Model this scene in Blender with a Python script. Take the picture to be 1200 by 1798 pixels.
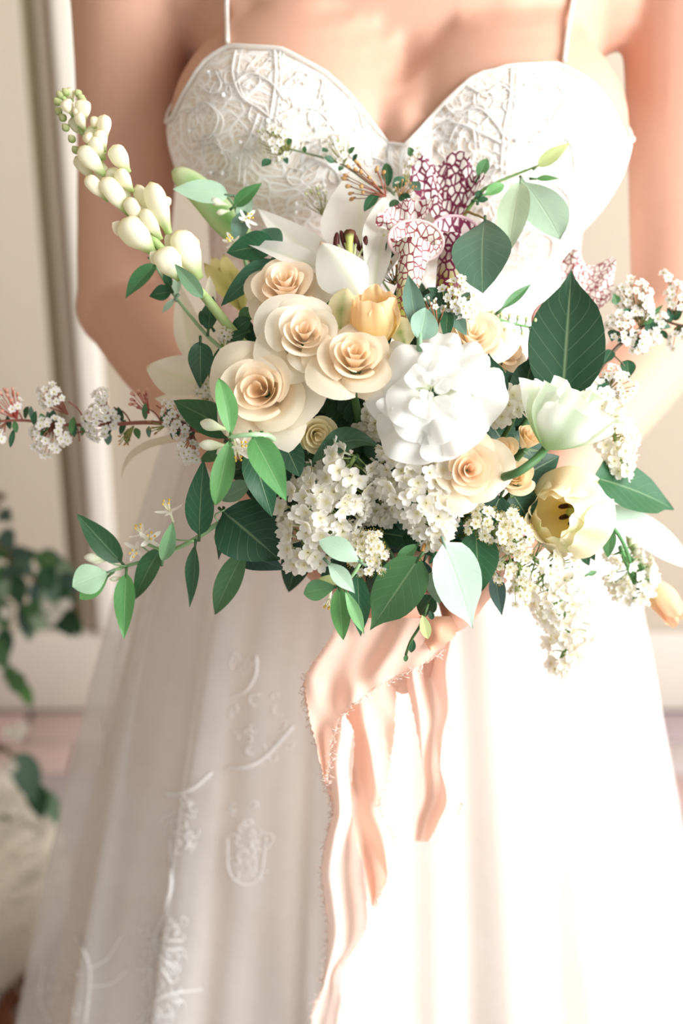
import bpy, bmesh, math, random
import numpy as np
from mathutils import Vector, Matrix, Quaternion
from mathutils.bvhtree import BVHTree

for o in list(bpy.data.objects): bpy.data.objects.remove(o)
SC = bpy.context.scene
COL = SC.collection
PI = math.pi
V = Vector

# ------------------------------------------------------------------ camera
FPX, PITCH = 2600.0, math.radians(24)
CAM = V((0, -1.22, 1.46))
FW = V((0, math.cos(PITCH), -math.sin(PITCH)))
UP = V((0, math.sin(PITCH), math.cos(PITCH)))
RT = V((1, 0, 0))
TO = -FW
cd = bpy.data.cameras.new('camera'); cam = bpy.data.objects.new('camera', cd); COL.objects.link(cam)
cam.location = CAM; cam.rotation_euler = (PI / 2 - PITCH, 0, 0)
cd.sensor_fit = 'HORIZONTAL'; cd.sensor_width = 24; cd.lens = FPX / 1200 * 24
cd.clip_start = 0.05
cd.dof.use_dof = True; cd.dof.focus_distance = 0.915; cd.dof.aperture_fstop = 4.0
SC.camera = cam

# ------------------------------------------------------------------ light
w = bpy.data.worlds.new('world'); SC.world = w; w.use_nodes = True
bg = w.node_tree.nodes['Background']
bg.inputs[0].default_value = (1.0, 1.0, 1.0, 1); bg.inputs[1].default_value = 0.39

def area(name, loc, target, sx, sy, power, color):
    ld = bpy.data.lights.new(name, 'AREA'); ld.shape = 'RECTANGLE'; ld.size = sx; ld.size_y = sy
    ld.energy = power; ld.color = color
    o = bpy.data.objects.new(name, ld); COL.objects.link(o); o.location = loc
    o.rotation_euler = (V(target) - V(loc)).to_track_quat('-Z', 'Y').to_euler()
    return o
area('window_light', (2.1, -1.55, 1.9), (0.0, -0.3, 1.0), 1.7, 1.9, 96, (0.965, 0.985, 1.0))
area('side_fill_light', (2.3, 0.0, 1.6), (0.1, -0.1, 1.1), 1.2, 1.8, 20, (0.985, 0.99, 1.0))  # added fill lamp, brightens the right arm and skirt

vs = SC.view_settings
vs.view_transform = 'Standard'; vs.look = 'None'; vs.gamma = 1; vs.use_curve_mapping = False
vs.exposure = 0.62

# ------------------------------------------------------------------ helpers
def P(px, py, d):
    return CAM + FW * d + RT * ((px - 600) / FPX * d) + UP * ((899 - py) / FPX * d)
def PY(px, py, y):
    r = FW + RT * ((px - 600) / FPX) + UP * ((899 - py) / FPX)
    return CAM + r * ((y - CAM.y) / r.y)
def proj(p):
    q = V(p) - CAM; d = q.dot(FW)
    return 600 + q.dot(RT) / d * FPX, 899 - q.dot(UP) / d * FPX, d
def D(px, py):
    e = ((px - 700) / 330) ** 2 * 0.55 + ((py - 790) / 340) ** 2 * 0.55
    return 0.895 + 0.085 * min(1.25, e)
BODY_TREES = []
def B(px, py, dz=0.0):
    d = D(px, py) + dz
    for tr in BODY_TREES:                 # nothing is pushed into the bride
        h = tr.ray_cast(CAM, (P(px, py, 1) - CAM).normalized())[0]
        if h is not None: d = min(d, (h - CAM).dot(FW) - .007)
    return P(px, py, d)
def CD(a, b, c):            # a direction given as right, up, towards the viewer
    return (RT * a + UP * b + TO * c).normalized()
def PX(d=0.93): return d / FPX
def lin(c):
    return tuple(((x / 255) / 12.92 if x / 255 <= .04045 else ((x / 255 + .055) / 1.055) ** 2.4) for x in c)
def mix(a, b, t): return tuple(a[i] + (b[i] - a[i]) * t for i in range(3))
def clamp(x, a=0., b=1.): return max(a, min(b, x))
def sstep(a, b, x):
    t = clamp((x - a) / (b - a)); return t * t * (3 - 2 * t)
def catmull(pts, n):
    pts = [V(p) for p in pts]
    if len(pts) == 2: return [pts[0].lerp(pts[1], i / n) for i in range(n + 1)]
    ex = [pts[0] * 2 - pts[1]] + pts + [pts[-1] * 2 - pts[-2]]
    out = []; m = len(pts) - 1
    for i in range(n + 1):
        f = i / n * m; k = min(int(f), m - 1); t = f - k
        a, b, c, d = ex[k:k + 4]
        out.append(0.5 * ((2 * b) + (c - a) * t + (2 * a - 5 * b + 4 * c - d) * t * t + (3 * b - a - 3 * c + d) * t ** 3))
    return out
def frame(z, hint=None):
    z = V(z).normalized(); h = V(hint) if hint is not None else (V((0, 0, 1)) if abs(z.z) < .9 else V((1, 0, 0)))
    x = h - z * h.dot(z)
    if x.length < 1e-5: x = z.orthogonal()
    x.normalize(); return x, z.cross(x), z

class MB:
    def __init__(s): s.v = []; s.f = []; s.c = []; s.uv = []
    def add(s, p, c, uv=(0.5, 0.5)):
        s.v.append(V(p)); s.c.append(c); s.uv.append(uv); return len(s.v) - 1
    def grid(s, f, nu, nv, col, wrap=False):
        b = len(s.v)
        for j in range(nv + 1):
            for i in range(nu if wrap else nu + 1):
                u, v = i / nu, j / nv
                s.add(f(u, v), col(u, v) if callable(col) else col, (u, v))
        W = nu if wrap else nu + 1
        for j in range(nv):
            for i in range(nu):
                a = b + j * W + i; c = b + j * W + (i + 1) % W
                s.f.append((a, c, c + W, a + W))
    def loft(s, pts, rad, n, col, cap=True, hint=None, flat=1.0):
        b = len(s.v); m = len(pts); x0 = V(hint) if hint is not None else None
        for j in range(m):
            t = (pts[min(j + 1, m - 1)] - pts[max(j - 1, 0)])
            x, y, z = frame(t, x0); x0 = x
            r = rad[j] if isinstance(rad, (list, tuple)) else rad
            for i in range(n):
                a = 2 * PI * i / n; u = i / n; v = j / (m - 1)
                s.add(pts[j] + x * (math.cos(a) * r) + y * (math.sin(a) * r * flat), col(u, v) if callable(col) else col, (u, v))
        for j in range(m - 1):
            for i in range(n):
                a = b + j * n + i; c = b + j * n + (i + 1) % n
                s.f.append((a, c, c + n, a + n))
        if cap:
            s.f.append(tuple(b + i for i in range(n))[::-1]); s.f.append(tuple(b + (m - 1) * n + i for i in range(n)))
    def ball(s, c, r, col, nu=8, nv=5, sc=(1, 1, 1), ax=None):
        X, Y, Z = ax or (V((1, 0, 0)), V((0, 1, 0)), V((0, 0, 1)))
        def f(u, v):
            a = 2 * PI * u; e = PI * (v - .5)
            return V(c) + X * (r * sc[0] * math.cos(a) * math.cos(e)) + Y * (r * sc[1] * math.sin(a) * math.cos(e)) + Z * (r * sc[2] * math.sin(e))
        s.grid(f, nu, nv, col, wrap=True)
    def mesh(s, name, smooth=True):
        me = bpy.data.meshes.new(name)
        me.from_pydata([tuple(v) for v in s.v], [], s.f)
        if smooth: me.polygons.foreach_set('use_smooth', [True] * len(me.polygons))
        ca = me.color_attributes.new('Col', 'FLOAT_COLOR', 'POINT')
        arr = np.ones((len(s.v), 4), 'f'); arr[:, :3] = np.array(s.c, 'f').reshape(-1, 3); ca.data.foreach_set('color', arr.ravel())
        ul = me.uv_layers.new(name='UVMap')
        li = np.empty(len(me.loops), 'i'); me.loops.foreach_get('vertex_index', li)
        ul.data.foreach_set('uv', np.array(s.uv, 'f')[li].ravel())
        me.update(); return me
    def build(s, name, mat, parent=None, smooth=True, kind=None):
        if parent is not None:
            q = parent.matrix_world.translation if parent.parent is None else parent['org']
            q = V(q)
            s.v = [p - q for p in s.v]
        else: q = V((0, 0, 0))
        me = s.mesh(name, smooth); me.materials.append(mat)
        o = bpy.data.objects.new(name, me); COL.objects.link(o)
        if parent is not None: o.parent = parent
        o['org'] = tuple(q)
        if kind: o['kind'] = kind
        return o

def thing(name, label, cat, loc, group=None):
    o = bpy.data.objects.new(name, None); COL.objects.link(o); o.location = loc
    o.matrix_world = Matrix.Translation(V(loc))
    o.empty_display_size = .01
    o['label'] = label; o['category'] = cat
    if group: o['group'] = group
    return o
def put(name, me, parent, pos, zdir, scale, spin, kind=None):
    o = bpy.data.objects.new(name, me); COL.objects.link(o); o.parent = parent
    q = V((0, 0, 1)).rotation_difference(V(zdir)) @ Quaternion((0, 0, 1), spin)
    base = parent.matrix_world.translation if parent.parent is None else V(parent['org'])
    o.location = V(pos) - base; o.rotation_mode = 'QUATERNION'; o.rotation_quaternion = q
    o.scale = (scale,) * 3 if not isinstance(scale, tuple) else scale
    return o

# ------------------------------------------------------------------ materials
def newmat(name):
    m = bpy.data.materials.new(name); m.use_nodes = True
    nt = m.node_tree; return m, nt, nt.nodes, nt.links, nt.nodes['Principled BSDF'], nt.nodes['Material Output']
def attr_mat(name, rough, trans, spec=.3, sss=0, vein=False, noise=.06, bump=0, sheen=0):
    m, nt, N, L, b, out = newmat(name)
    a = N.new('ShaderNodeAttribute'); a.attribute_name = 'Col'
    src = a.outputs['Color']
    tc = N.new('ShaderNodeTexCoord')
    nz = N.new('ShaderNodeTexNoise'); nz.inputs['Scale'].default_value = 120; L.new(tc.outputs['Object'], nz.inputs['Vector'])
    hs = N.new('ShaderNodeHueSaturation'); L.new(src, hs.inputs['Color'])
    mr = N.new('ShaderNodeMapRange'); mr.inputs[3].default_value = 1 - noise; mr.inputs[4].default_value = 1 + noise
    L.new(nz.outputs[0], mr.inputs[0]); L.new(mr.outputs[0], hs.inputs['Value'])
    src = hs.outputs['Color']
    if vein:
        uv = N.new('ShaderNodeUVMap'); sp = N.new('ShaderNodeSeparateXYZ'); L.new(uv.outputs[0], sp.inputs[0])
        def M(op, x, y=None, z=None):
            n = N.new('ShaderNodeMath'); n.operation = op
            for i, q in enumerate((x, y, z)):
                if q is None: continue
                if isinstance(q, (int, float)): n.inputs[i].default_value = q
                else: L.new(q, n.inputs[i])
            return n.outputs[0]
        au = M('ABSOLUTE', M('SUBTRACT', sp.outputs[0], .5))
        mid = M('SUBTRACT', 1, M('MULTIPLY', au, 32))
        mid = M('MAXIMUM', mid, 0)
        ph = M('FRACT', M('MULTIPLY', M('SUBTRACT', sp.outputs[1], M('MULTIPLY', au, .55)), 7.5))
        dd = M('ABSOLUTE', M('SUBTRACT', ph, .5))
        sv = M('MULTIPLY', M('MAXIMUM', M('SUBTRACT', 1, M('MULTIPLY', dd, 18)), 0), .36)
        ve = M('MINIMUM', M('MAXIMUM', mid, sv), 1)
        mx = N.new('ShaderNodeMix'); mx.data_type = 'RGBA'
        li = N.new('ShaderNodeMix'); li.data_type = 'RGBA'; li.inputs[0].default_value = .45
        L.new(src, li.inputs[6]); li.inputs[7].default_value = (.55, .72, .38, 1)
        L.new(M('MULTIPLY', ve, .5), mx.inputs[0]); L.new(src, mx.inputs[6]); L.new(li.outputs[2], mx.inputs[7])
        src = mx.outputs[2]
        ge = N.new('ShaderNodeNewGeometry')
        bk = N.new('ShaderNodeMix'); bk.data_type = 'RGBA'
        pl = N.new('ShaderNodeMix'); pl.data_type = 'RGBA'; pl.inputs[0].default_value = .35
        L.new(src, pl.inputs[6]); pl.inputs[7].default_value = (.5, .62, .48, 1)
        L.new(ge.outputs['Backfacing'], bk.inputs[0]); L.new(src, bk.inputs[6]); L.new(pl.outputs[2], bk.inputs[7])
        src = bk.outputs[2]
        bp = N.new('ShaderNodeBump'); bp.inputs['Strength'].default_value = .25; bp.inputs['Distance'].default_value = .001; bp.invert = True
        L.new(ve, bp.inputs['Height']); L.new(bp.outputs[0], b.inputs['Normal'])
    L.new(src, b.inputs['Base Color'])
    b.inputs['Roughness'].default_value = rough; b.inputs['Specular IOR Level'].default_value = spec
    if sheen: b.inputs['Sheen Weight'].default_value = sheen
    if sss:
        b.inputs['Subsurface Weight'].default_value = sss; b.inputs['Subsurface Radius'].default_value = (.012, .005, .003); b.inputs['Subsurface Scale'].default_value = 1
    if trans:
        t = N.new('ShaderNodeBsdfTranslucent'); L.new(src, t.inputs[0])
        ms = N.new('ShaderNodeMixShader'); ms.inputs[0].default_value = trans
        L.new(b.outputs[0], ms.inputs[1]); L.new(t.outputs[0], ms.inputs[2]); L.new(ms.outputs[0], out.inputs[0])
    return m
M_PETAL = attr_mat('petal', .6, .42, .15, noise=.03)
M_LEAF = attr_mat('leaf', .42, .16, .35, vein=True)
M_STEM = attr_mat('stem', .5, 0, .3)
M_SKIN = attr_mat('skin', .5, 0, .3, sss=.15, noise=.03)
M_SILK = attr_mat('silk', .38, .28, .4, noise=.02, sheen=.3)
M_PAINT = attr_mat('paint', .55, 0, .3, noise=.03)
M_BRICK = attr_mat('brick', .8, 0, .2, noise=.12)

def pitcher_mat(name, thick, scale, vein_col):
    m, nt, N, L, b, out = newmat(name)
    a = N.new('ShaderNodeAttribute'); a.attribute_name = 'Col'
    tc = N.new('ShaderNodeTexCoord')
    mp = N.new('ShaderNodeMapping'); L.new(tc.outputs['Object'], mp.inputs[0]); mp.inputs['Scale'].default_value = (1, .8, .62)
    vo = N.new('ShaderNodeTexVoronoi'); vo.feature = 'DISTANCE_TO_EDGE'; vo.inputs['Scale'].default_value = scale
    L.new(mp.outputs[0], vo.inputs['Vector'])
    cr = N.new('ShaderNodeValToRGB'); cr.color_ramp.elements[0].position = thick * .55; cr.color_ramp.elements[1].position = thick
    cr.color_ramp.elements[0].color = (1, 1, 1, 1); cr.color_ramp.elements[1].color = (0, 0, 0, 1)
    L.new(vo.outputs['Distance'], cr.inputs[0])
    mx = N.new('ShaderNodeMix'); mx.data_type = 'RGBA'
    L.new(cr.outputs[0], mx.inputs[0]); L.new(a.outputs['Color'], mx.inputs[6]); mx.inputs[7].default_value = (*vein_col, 1)
    L.new(mx.outputs[2], b.inputs['Base Color']); b.inputs['Roughness'].default_value = .45
    t = N.new('ShaderNodeBsdfTranslucent'); L.new(mx.outputs[2], t.inputs[0])
    ms = N.new('ShaderNodeMixShader'); ms.inputs[0].default_value = .25
    L.new(b.outputs[0], ms.inputs[1]); L.new(t.outputs[0], ms.inputs[2]); L.new(ms.outputs[0], out.inputs[0])
    return m
M_PITCH = pitcher_mat('pitcher_pale', .10, 270, lin((150, 62, 74)))
M_PITCH2 = pitcher_mat('pitcher_red', .16, 235, lin((118, 30, 66)))

def lace_mat(name, base, lace, s1, alpha=None, amount=1.0):
    m, nt, N, L, b, out = newmat(name)
    tc = N.new('ShaderNodeTexCoord')
    nz = N.new('ShaderNodeTexNoise'); nz.inputs['Scale'].default_value = s1 * .35; nz.inputs['Detail'].default_value = 1
    L.new(tc.outputs['Object'], nz.inputs['Vector'])
    ad = N.new('ShaderNodeMix'); ad.data_type = 'VECTOR'; ad.inputs[0].default_value = .045
    L.new(tc.outputs['Object'], ad.inputs[4]); L.new(nz.outputs['Color'], ad.inputs[5])
    def vor(sc, lo, hi):
        v = N.new('ShaderNodeTexVoronoi'); v.feature = 'DISTANCE_TO_EDGE'; v.inputs['Scale'].default_value = sc
        L.new(ad.outputs[1], v.inputs['Vector'])
        r = N.new('ShaderNodeMapRange'); r.inputs[1].default_value = lo; r.inputs[2].default_value = hi
        r.inputs[3].default_value = 1; r.inputs[4].default_value = 0; L.new(v.outputs['Distance'], r.inputs[0]); return r.outputs[0]
    a = vor(s1, .03, .16); c = vor(s1 * 3.6, .05, .22)
    wv = N.new('ShaderNodeTexWave'); wv.wave_type = 'RINGS'; wv.inputs['Scale'].default_value = s1 * .9; wv.inputs['Distortion'].default_value = 9; wv.inputs['Detail'].default_value = 1
    L.new(ad.outputs[1], wv.inputs['Vector'])
    wr = N.new('ShaderNodeMapRange'); wr.inputs[1].default_value = .62; wr.inputs[2].default_value = .9; L.new(wv.outputs['Fac'], wr.inputs[0])
    def M(op, x, y):
        n = N.new('ShaderNodeMath'); n.operation = op
        for i, q in enumerate((x, y)):
            if isinstance(q, (int, float)): n.inputs[i].default_value = q
            else: L.new(q, n.inputs[i])
        return n.outputs[0]
    tot = M('MINIMUM', M('MAXIMUM', M('MAXIMUM', a, M('MULTIPLY', c, .45)), M('MULTIPLY', wr.outputs[0], .8)), 1)
    tot = M('MULTIPLY', tot, amount)
    mx = N.new('ShaderNodeMix'); mx.data_type = 'RGBA'; L.new(tot, mx.inputs[0])
    mx.inputs[6].default_value = (*lin(base), 1); mx.inputs[7].default_value = (*lin(lace), 1)
    L.new(mx.outputs[2], b.inputs['Base Color']); b.inputs['Roughness'].default_value = .75; b.inputs['Specular IOR Level'].default_value = .2
    b.inputs['Sheen Weight'].default_value = .2
    bp = N.new('ShaderNodeBump'); bp.inputs['Strength'].default_value = .5; bp.inputs['Distance'].default_value = .0015
    L.new(tot, bp.inputs['Height']); L.new(bp.outputs[0], b.inputs['Normal'])
    return m
M_BODICE = lace_mat('bodice_lace', (232, 216, 198), (253, 251, 248), 70)
M_LINING = attr_mat('skirt_lining', .8, .1, .2, noise=.02)
def tulle_mat():
    m, nt, N, L, b, out = newmat('tulle')
    a = N.new('ShaderNodeAttribute'); a.attribute_name = 'Col'
    tc = N.new('ShaderNodeTexCoord'); nz = N.new('ShaderNodeTexNoise'); nz.inputs['Scale'].default_value = 14; nz.inputs['Detail'].default_value = 3
    L.new(tc.outputs['Object'], nz.inputs['Vector'])
    L.new(a.outputs['Color'], b.inputs['Base Color']); b.inputs['Roughness'].default_value = .8
    b.inputs['Specular IOR Level'].default_value = .2
    tr = N.new('ShaderNodeBsdfTransparent'); tl = N.new('ShaderNodeBsdfTranslucent'); L.new(a.outputs['Color'], tl.inputs[0])
    m1 = N.new('ShaderNodeMixShader'); m1.inputs[0].default_value = .35; L.new(b.outputs[0], m1.inputs[1]); L.new(tl.outputs[0], m1.inputs[2])
    mr = N.new('ShaderNodeMapRange'); mr.inputs[1].default_value = .3; mr.inputs[2].default_value = .7; mr.inputs[3].default_value = .40; mr.inputs[4].default_value = .54
    L.new(nz.outputs[0], mr.inputs[0])
    m2 = N.new('ShaderNodeMixShader'); L.new(mr.outputs[0], m2.inputs[0])
    L.new(tr.outputs[0], m2.inputs[1]); L.new(m1.outputs[0], m2.inputs[2]); L.new(m2.outputs[0], out.inputs[0])
    return m
M_TULLE = tulle_mat()

# ------------------------------------------------------------------ setting: wall, baseboard, floor of bricks
WY = 1.16
def boxmb(x0, x1, y0, y1, z0, z1, col, bev=.003):
    bm = bmesh.new(); bmesh.ops.create_cube(bm, size=1)
    for v in bm.verts: v.co = V(((x0 + x1) / 2 + v.co.x * (x1 - x0), (y0 + y1) / 2 + v.co.y * (y1 - y0), (z0 + z1) / 2 + v.co.z * (z1 - z0)))
    if bev: bmesh.ops.bevel(bm, geom=list(bm.edges), offset=bev, segments=2, affect='EDGES', profile=.5)
    mb = MB()
    for v in bm.verts: mb.add(v.co, col)
    bm.verts.index_update()
    mb.f = [tuple(v.index for v in f.verts) for f in bm.faces]; bm.free(); return mb
WALLC = lin((194, 181, 163))
wall = boxmb(-2.6, 2.6, WY + .016, WY + .2, 0, 2.6, lin((150, 140, 112)), 0).build('wall_back', M_PAINT); wall['kind'] = 'structure'
xg = PY(90, 550, WY).x                 # the dark joint left of the bride
xs = PY(150, 500, WY).x                # the moulding bead right of it; its pale colour paints a highlight
edges = [-2.6, xg - 1.1, xg, xg + 1.35, xg + 2.2, 2.6]
for i in range(len(edges) - 1):
    g = .011
    b_ = boxmb(edges[i] + g, edges[i + 1] - g, WY, WY + .03, .165, 2.6, WALLC, .004).build('panel_board', M_PAINT, None)
    b_.parent = wall
for k, xx in enumerate((xs, xs + 1.62)):
    t_ = boxmb(xx - .021, xx + .021, WY - .024, WY - .001, .165, 2.6, lin((236, 230, 218)), .008).build('trim_%d' % (k + 1), M_PAINT); t_['kind'] = 'structure'
wl = boxmb(-1.42, -1.30, -1.1, WY + .1, 0, 2.62, lin((176, 160, 138)), 0).build('unseen_shade_wall', M_PAINT); wl['kind'] = 'structure'  # unseen wall, added to darken the left arm and left side
ce = boxmb(-1.42, 2.6, -1.3, WY + .2, 2.6, 2.7, lin((206, 198, 184)), 0).build('unseen_shade_ceiling', M_PAINT); ce['kind'] = 'structure'  # unseen slab overhead, added to block sky light from above
bb = boxmb(-2.6, 2.6, WY - .012, WY + .03, 0, .162, lin((212, 202, 190)), .004).build('baseboard_back', M_PAINT); bb['kind'] = 'structure'

fl = boxmb(-2.6, 2.6, -2.6, WY + .2, -.08, -.012, lin((188, 178, 172)), 0).build('floor', M_BRICK); fl['kind'] = 'structure'
random.seed(4)
brick_me = []
for c in ((186, 158, 152), (176, 164, 166), (190, 166, 158), (170, 152, 156), (196, 182, 180)):
    mb = boxmb(-.098, .098, -.047, .047, -.02, 0, lin(c), .004); me = mb.mesh('brick'); me.materials.append(M_BRICK); brick_me.append(me)
nb = 0
for j in range(16):
    for i in range(12):
        x = -1.3 + i * .206 + (.103 if j % 2 else 0); y = 1.10 - j * .103
        if y < .1 and abs(x) < .35: continue
        o = bpy.data.objects.new('brick', random.choice(brick_me)); COL.objects.link(o); o.parent = fl
        o.location = (x, y, random.uniform(-.002, .001)); o.rotation_euler = (0, 0, random.uniform(-.012, .012)); nb += 1

# ------------------------------------------------------------------ the bride
BX = .044
ZS = [0.70, .82, .95, 1.04, 1.11, 1.18, 1.24, 1.30, 1.36, 1.405, 1.44, 1.47, 1.50]
AS = [.180, .186, .176, .155, .146, .147, .152, .157, .168, .168, .140, .092, .058]
BS = [.130, .132, .118, .106, .102, .104, .108, .108, .098, .086, .074, .066, .058]
def torso(th, z, off=0.0, cup=1.0):
    a = np.interp(z, ZS, AS) + off; b = np.interp(z, ZS, BS) + off
    s, c = math.sin(th), math.cos(th)
    e = .86
    p = V((BX + a * math.copysign(abs(s) ** e, s), -b * math.copysign(abs(c) ** e, c), z))
    if c > -.3:
        for (bx, by, bz, r, h) in ((BX - .080, -.112, 1.262, .098, .078), (BX + .080, -.112, 1.258, .098, .078)):
            d = (p - V((bx, by, bz)))
            dz = d.z * (1.0 if d.z < 0 else .95)
            q = math.sqrt(d.x * d.x + dz * dz * 1.05 + d.y * d.y * .45) / r
            if q < 1:
                k = (1 - q * q) ** .72 * h * cup
                n = V((s * .55, -max(c, .15), .10)).normalized()
                p += n * k
    return p
body = MB()
SKIN = lin((208, 162, 140))
nz_ = 60
def bt(u, v): return torso(2 * PI * u, .72 + v * (1.50 - .72))
body.grid(bt, 96, nz_, SKIN, wrap=True)
body.f.append(tuple(range(96))[::-1]); body.f.append(tuple(nz_ * 96 + i for i in range(96)))
# neck, head, legs
body.loft(catmull([(BX, .005, 1.42), (BX, .012, 1.52), (BX, .0, 1.60)], 6), [.056, .054, .052, .051, .051, .052, .053], 20, SKIN)
body.ball((BX, -.015, 1.665), .1, SKIN, 24, 16, (.74, .92, 1.15))
body.ball((BX, -.105, 1.65), .018, SKIN, 10, 8, (.8, 1, 1.4))
for s in (-1, 1):
    body.loft(catmull([(BX + s * .085, 0, .85), (BX + s * .09, .0, .5), (BX + s * .085, .015, .28), (BX + s * .085, .02, .06)], 10),
              [.092, .09, .082, .072, .064, .056, .054, .052, .046, .038, .036], 18, SKIN)
    body.ball((BX + s * .088, -.04, .035), .05, SKIN, 14, 8, (.8, 2.2, .65))
    body.ball((BX + s * .125, .004, 1.372), .060, SKIN, 20, 12, (1.5, .95, 1.12))
# arms
GRIP = P(700, 1075, 1.0)
GA = (P(690, 800, .93) - GRIP).normalized()       # the axis of the bunched stems
GX = (RT - GA * RT.dot(GA)).normalized(); GY = GA.cross(GX)   # GX right, GY away from or towards the viewer
if GY.dot(TO) < 0: GY = -GY                       # GY towards the viewer
GR = .021
def arm(sh, el, wr, hand_pts):
    up = catmull([sh, V(sh).lerp(V(el), .5) + V((0, .004, 0)), el], 12)
    body.loft(up, [.050, .049, .047, .045, .0435, .042, .041, .040, .0395, .0385, .038, .037, .036], 22, SKIN)
    body.ball(el, .0375, SKIN, 18, 12)
    fo = catmull([el, V(el).lerp(V(wr), .35), V(el).lerp(V(wr), .7), wr], 12)
    body.loft(fo, [.0365, .038, .0385, .038, .036, .034, .0315, .0295, .0275, .0255, .024, .023, .0225], 22, SKIN, flat=.92)
    body.ball(sh, .0535, SKIN, 20, 14, (1.0, .98, 1.06))
def hand(side, h0, phi0, sgn, wr, rad):
    # palm lies against the stems at angle phi0; the four fingers wrap on from there, the thumb the other way
    def at(phi, h, r): return GRIP + GA * h + (GX * math.cos(phi) + GY * math.sin(phi)) * r
    kn = at(phi0, h0, rad + .016)
    body.loft(catmull([wr, V(wr).lerp(kn, .5), kn], 8), [.0215, .0225, .024, .026, .028, .029, .029, .027, .022], 16, SKIN, hint=GA, flat=.62)
    lens = (1.0, 1.12, 1.05, .84)
    for k in range(4):
        h = h0 + .027 - k * .0178
        root = at(phi0 - sgn * .35, h, rad + .016)
        pts = [V(wr).lerp(root, .55), root] + [at(phi0 + sgn * (.35 + a) * 1.0, h - .002 * a, rad + .0085) for a in (0, .55, 1.05, 1.55, 2.0 * lens[k])]
        pp = catmull(pts, 16)
        body.loft(pp, [.0085] * 5 + [.0088, .0086, .0084, .0086, .0082, .008, .0078, .008, .0076, .0072, .0066, .005], 10, SKIN)
        body.ball(pp[-1], .0062, SKIN, 8, 6)
    th = [V(wr).lerp(kn, .35), at(phi0 - sgn * .5, h0 + .03, rad + .016), at(phi0 - sgn * 1.15, h0 + .036, rad + .011), at(phi0 - sgn * 1.8, h0 + .034, rad + .011)]
    body.loft(catmull(th, 10), [.013, .013, .0125, .012, .0115, .011, .0105, .0105, .010, .009, .006], 10, SKIN)
SHL, ELL = V((BX - .205, .0, 1.372)), V((-.182, -.035, 1.118))
SHR, ELR = V((BX + .222, .0, 1.372)), V((.278, -.035, 1.10))
WRL = GRIP - GX * .075 - GY * .060 + GA * .046
WRR = GRIP + GX * .085 - GY * .045 + GA * .030
arm(SHL, ELL, WRL, None); arm(SHR, ELR, WRR, None)
hand('l', .018, PI + .55, -1, WRL, GR)
hand('r', .030, .1, -1, WRR, GR + .006)
tmp = body.build('body_shell', M_SKIN)
md = tmp.modifiers.new('r', 'REMESH'); md.mode = 'VOXEL'; md.voxel_size = .0034; md.use_smooth_shade = True
sm = tmp.modifiers.new('s', 'SMOOTH'); sm.factor = .5; sm.iterations = 7
dg = bpy.context.evaluated_depsgraph_get()
bme = bpy.data.meshes.new_from_object(tmp.evaluated_get(dg)); bme.name = 'body'
bpy.data.objects.remove(tmp)
ca = bme.color_attributes.get('Col')
if ca is None: ca = bme.color_attributes.new('Col', 'FLOAT_COLOR', 'POINT')
if ca.domain != 'POINT':
    bme.color_attributes.remove(ca); ca = bme.color_attributes.new('Col', 'FLOAT_COLOR', 'POINT')
arr = np.ones((len(bme.vertices), 4), 'f'); arr[:, :3] = SKIN; ca.data.foreach_set('color', arr.ravel())
bme.materials.clear(); bme.materials.append(M_SKIN)
bme.polygons.foreach_set('use_smooth', [True] * len(bme.polygons))
bride = bpy.data.objects.new('person', bme); COL.objects.link(bride)
bride['label'] = 'bride in white lace strapped gown holding the flower bouquet at her waist'; bride['category'] = 'person'
bride['org'] = (0, 0, 0)
co = np.empty(len(bme.vertices) * 3, 'f'); bme.vertices.foreach_get('co', co)
BVH = BVHTree.FromPolygons([tuple(x) for x in co.reshape(-1, 3)], [tuple(p.vertices) for p in bme.polygons])
def cast(px, py, bvh):
    r = (P(px, py, 1) - CAM).normalized()
    h = bvh.ray_cast(CAM, r)
    return h[0], h[1]

# bodice: sweetheart neckline read off as points, cut from the torso surface
NECK = [(250, 215), (303, 208), (322, 160), (360, 105), (403, 75), (440, 72), (482, 76), (540, 100), (600, 145), (650, 205), (693, 272),
        (735, 225), (790, 160), (850, 120), (905, 105), (985, 108), (1030, 132), (1062, 165), (1085, 215), (1100, 240), (1150, 245)]
def neck_y(px): return float(np.interp(px, [a for a, b in NECK], [b for a, b in NECK]))
def ztop(th):
    if abs(th) > 1.75: return 1.225
    lo, hi = 1.15, 1.40
    for z in np.linspace(hi, lo, 70):
        x, y, d = proj(torso(th, z, .006))
        if y >= neck_y(x): return float(z)
    return lo
bod = MB()
NT = 160
ths = [-PI + 2 * PI * i / NT for i in range(NT)]
zt = [ztop(t) for t in ths]
ztS = zt
for k_ in range(40): ztS = [(ztS[i - 1] + 4 * ztS[i] + ztS[(i + 1) % NT]) / 6 if k_ == 0 or abs(ths[i]) > 1.15 else ztS[i] for i in range(NT)]
def bf(u, v):
    i = int(round(u * NT)) % NT
    z = 1.03 + v * (ztS[i] - 1.03)
    return torso(ths[i], z, .007 - (.003 if v > .995 else 0))
bod.grid(bf, NT, 44, lin((240, 234, 226)), wrap=True)
bodice = bod.build('bodice', M_BODICE, bride)
tb = MB()                                             # the corded top edge
rim = [torso(ths[i], ztS[i], .0075) for i in range(NT)]
tb.loft(rim + [rim[0]], .0017, 6, lin((250, 247, 242)), cap=False)
tb.build('neckline_edge', M_PETAL, bodice)
bb_v = [tuple(p) for p in bod.v]; bb_f = list(bod.f)
BVB = BVHTree.FromPolygons(bb_v, bb_f)
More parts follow.
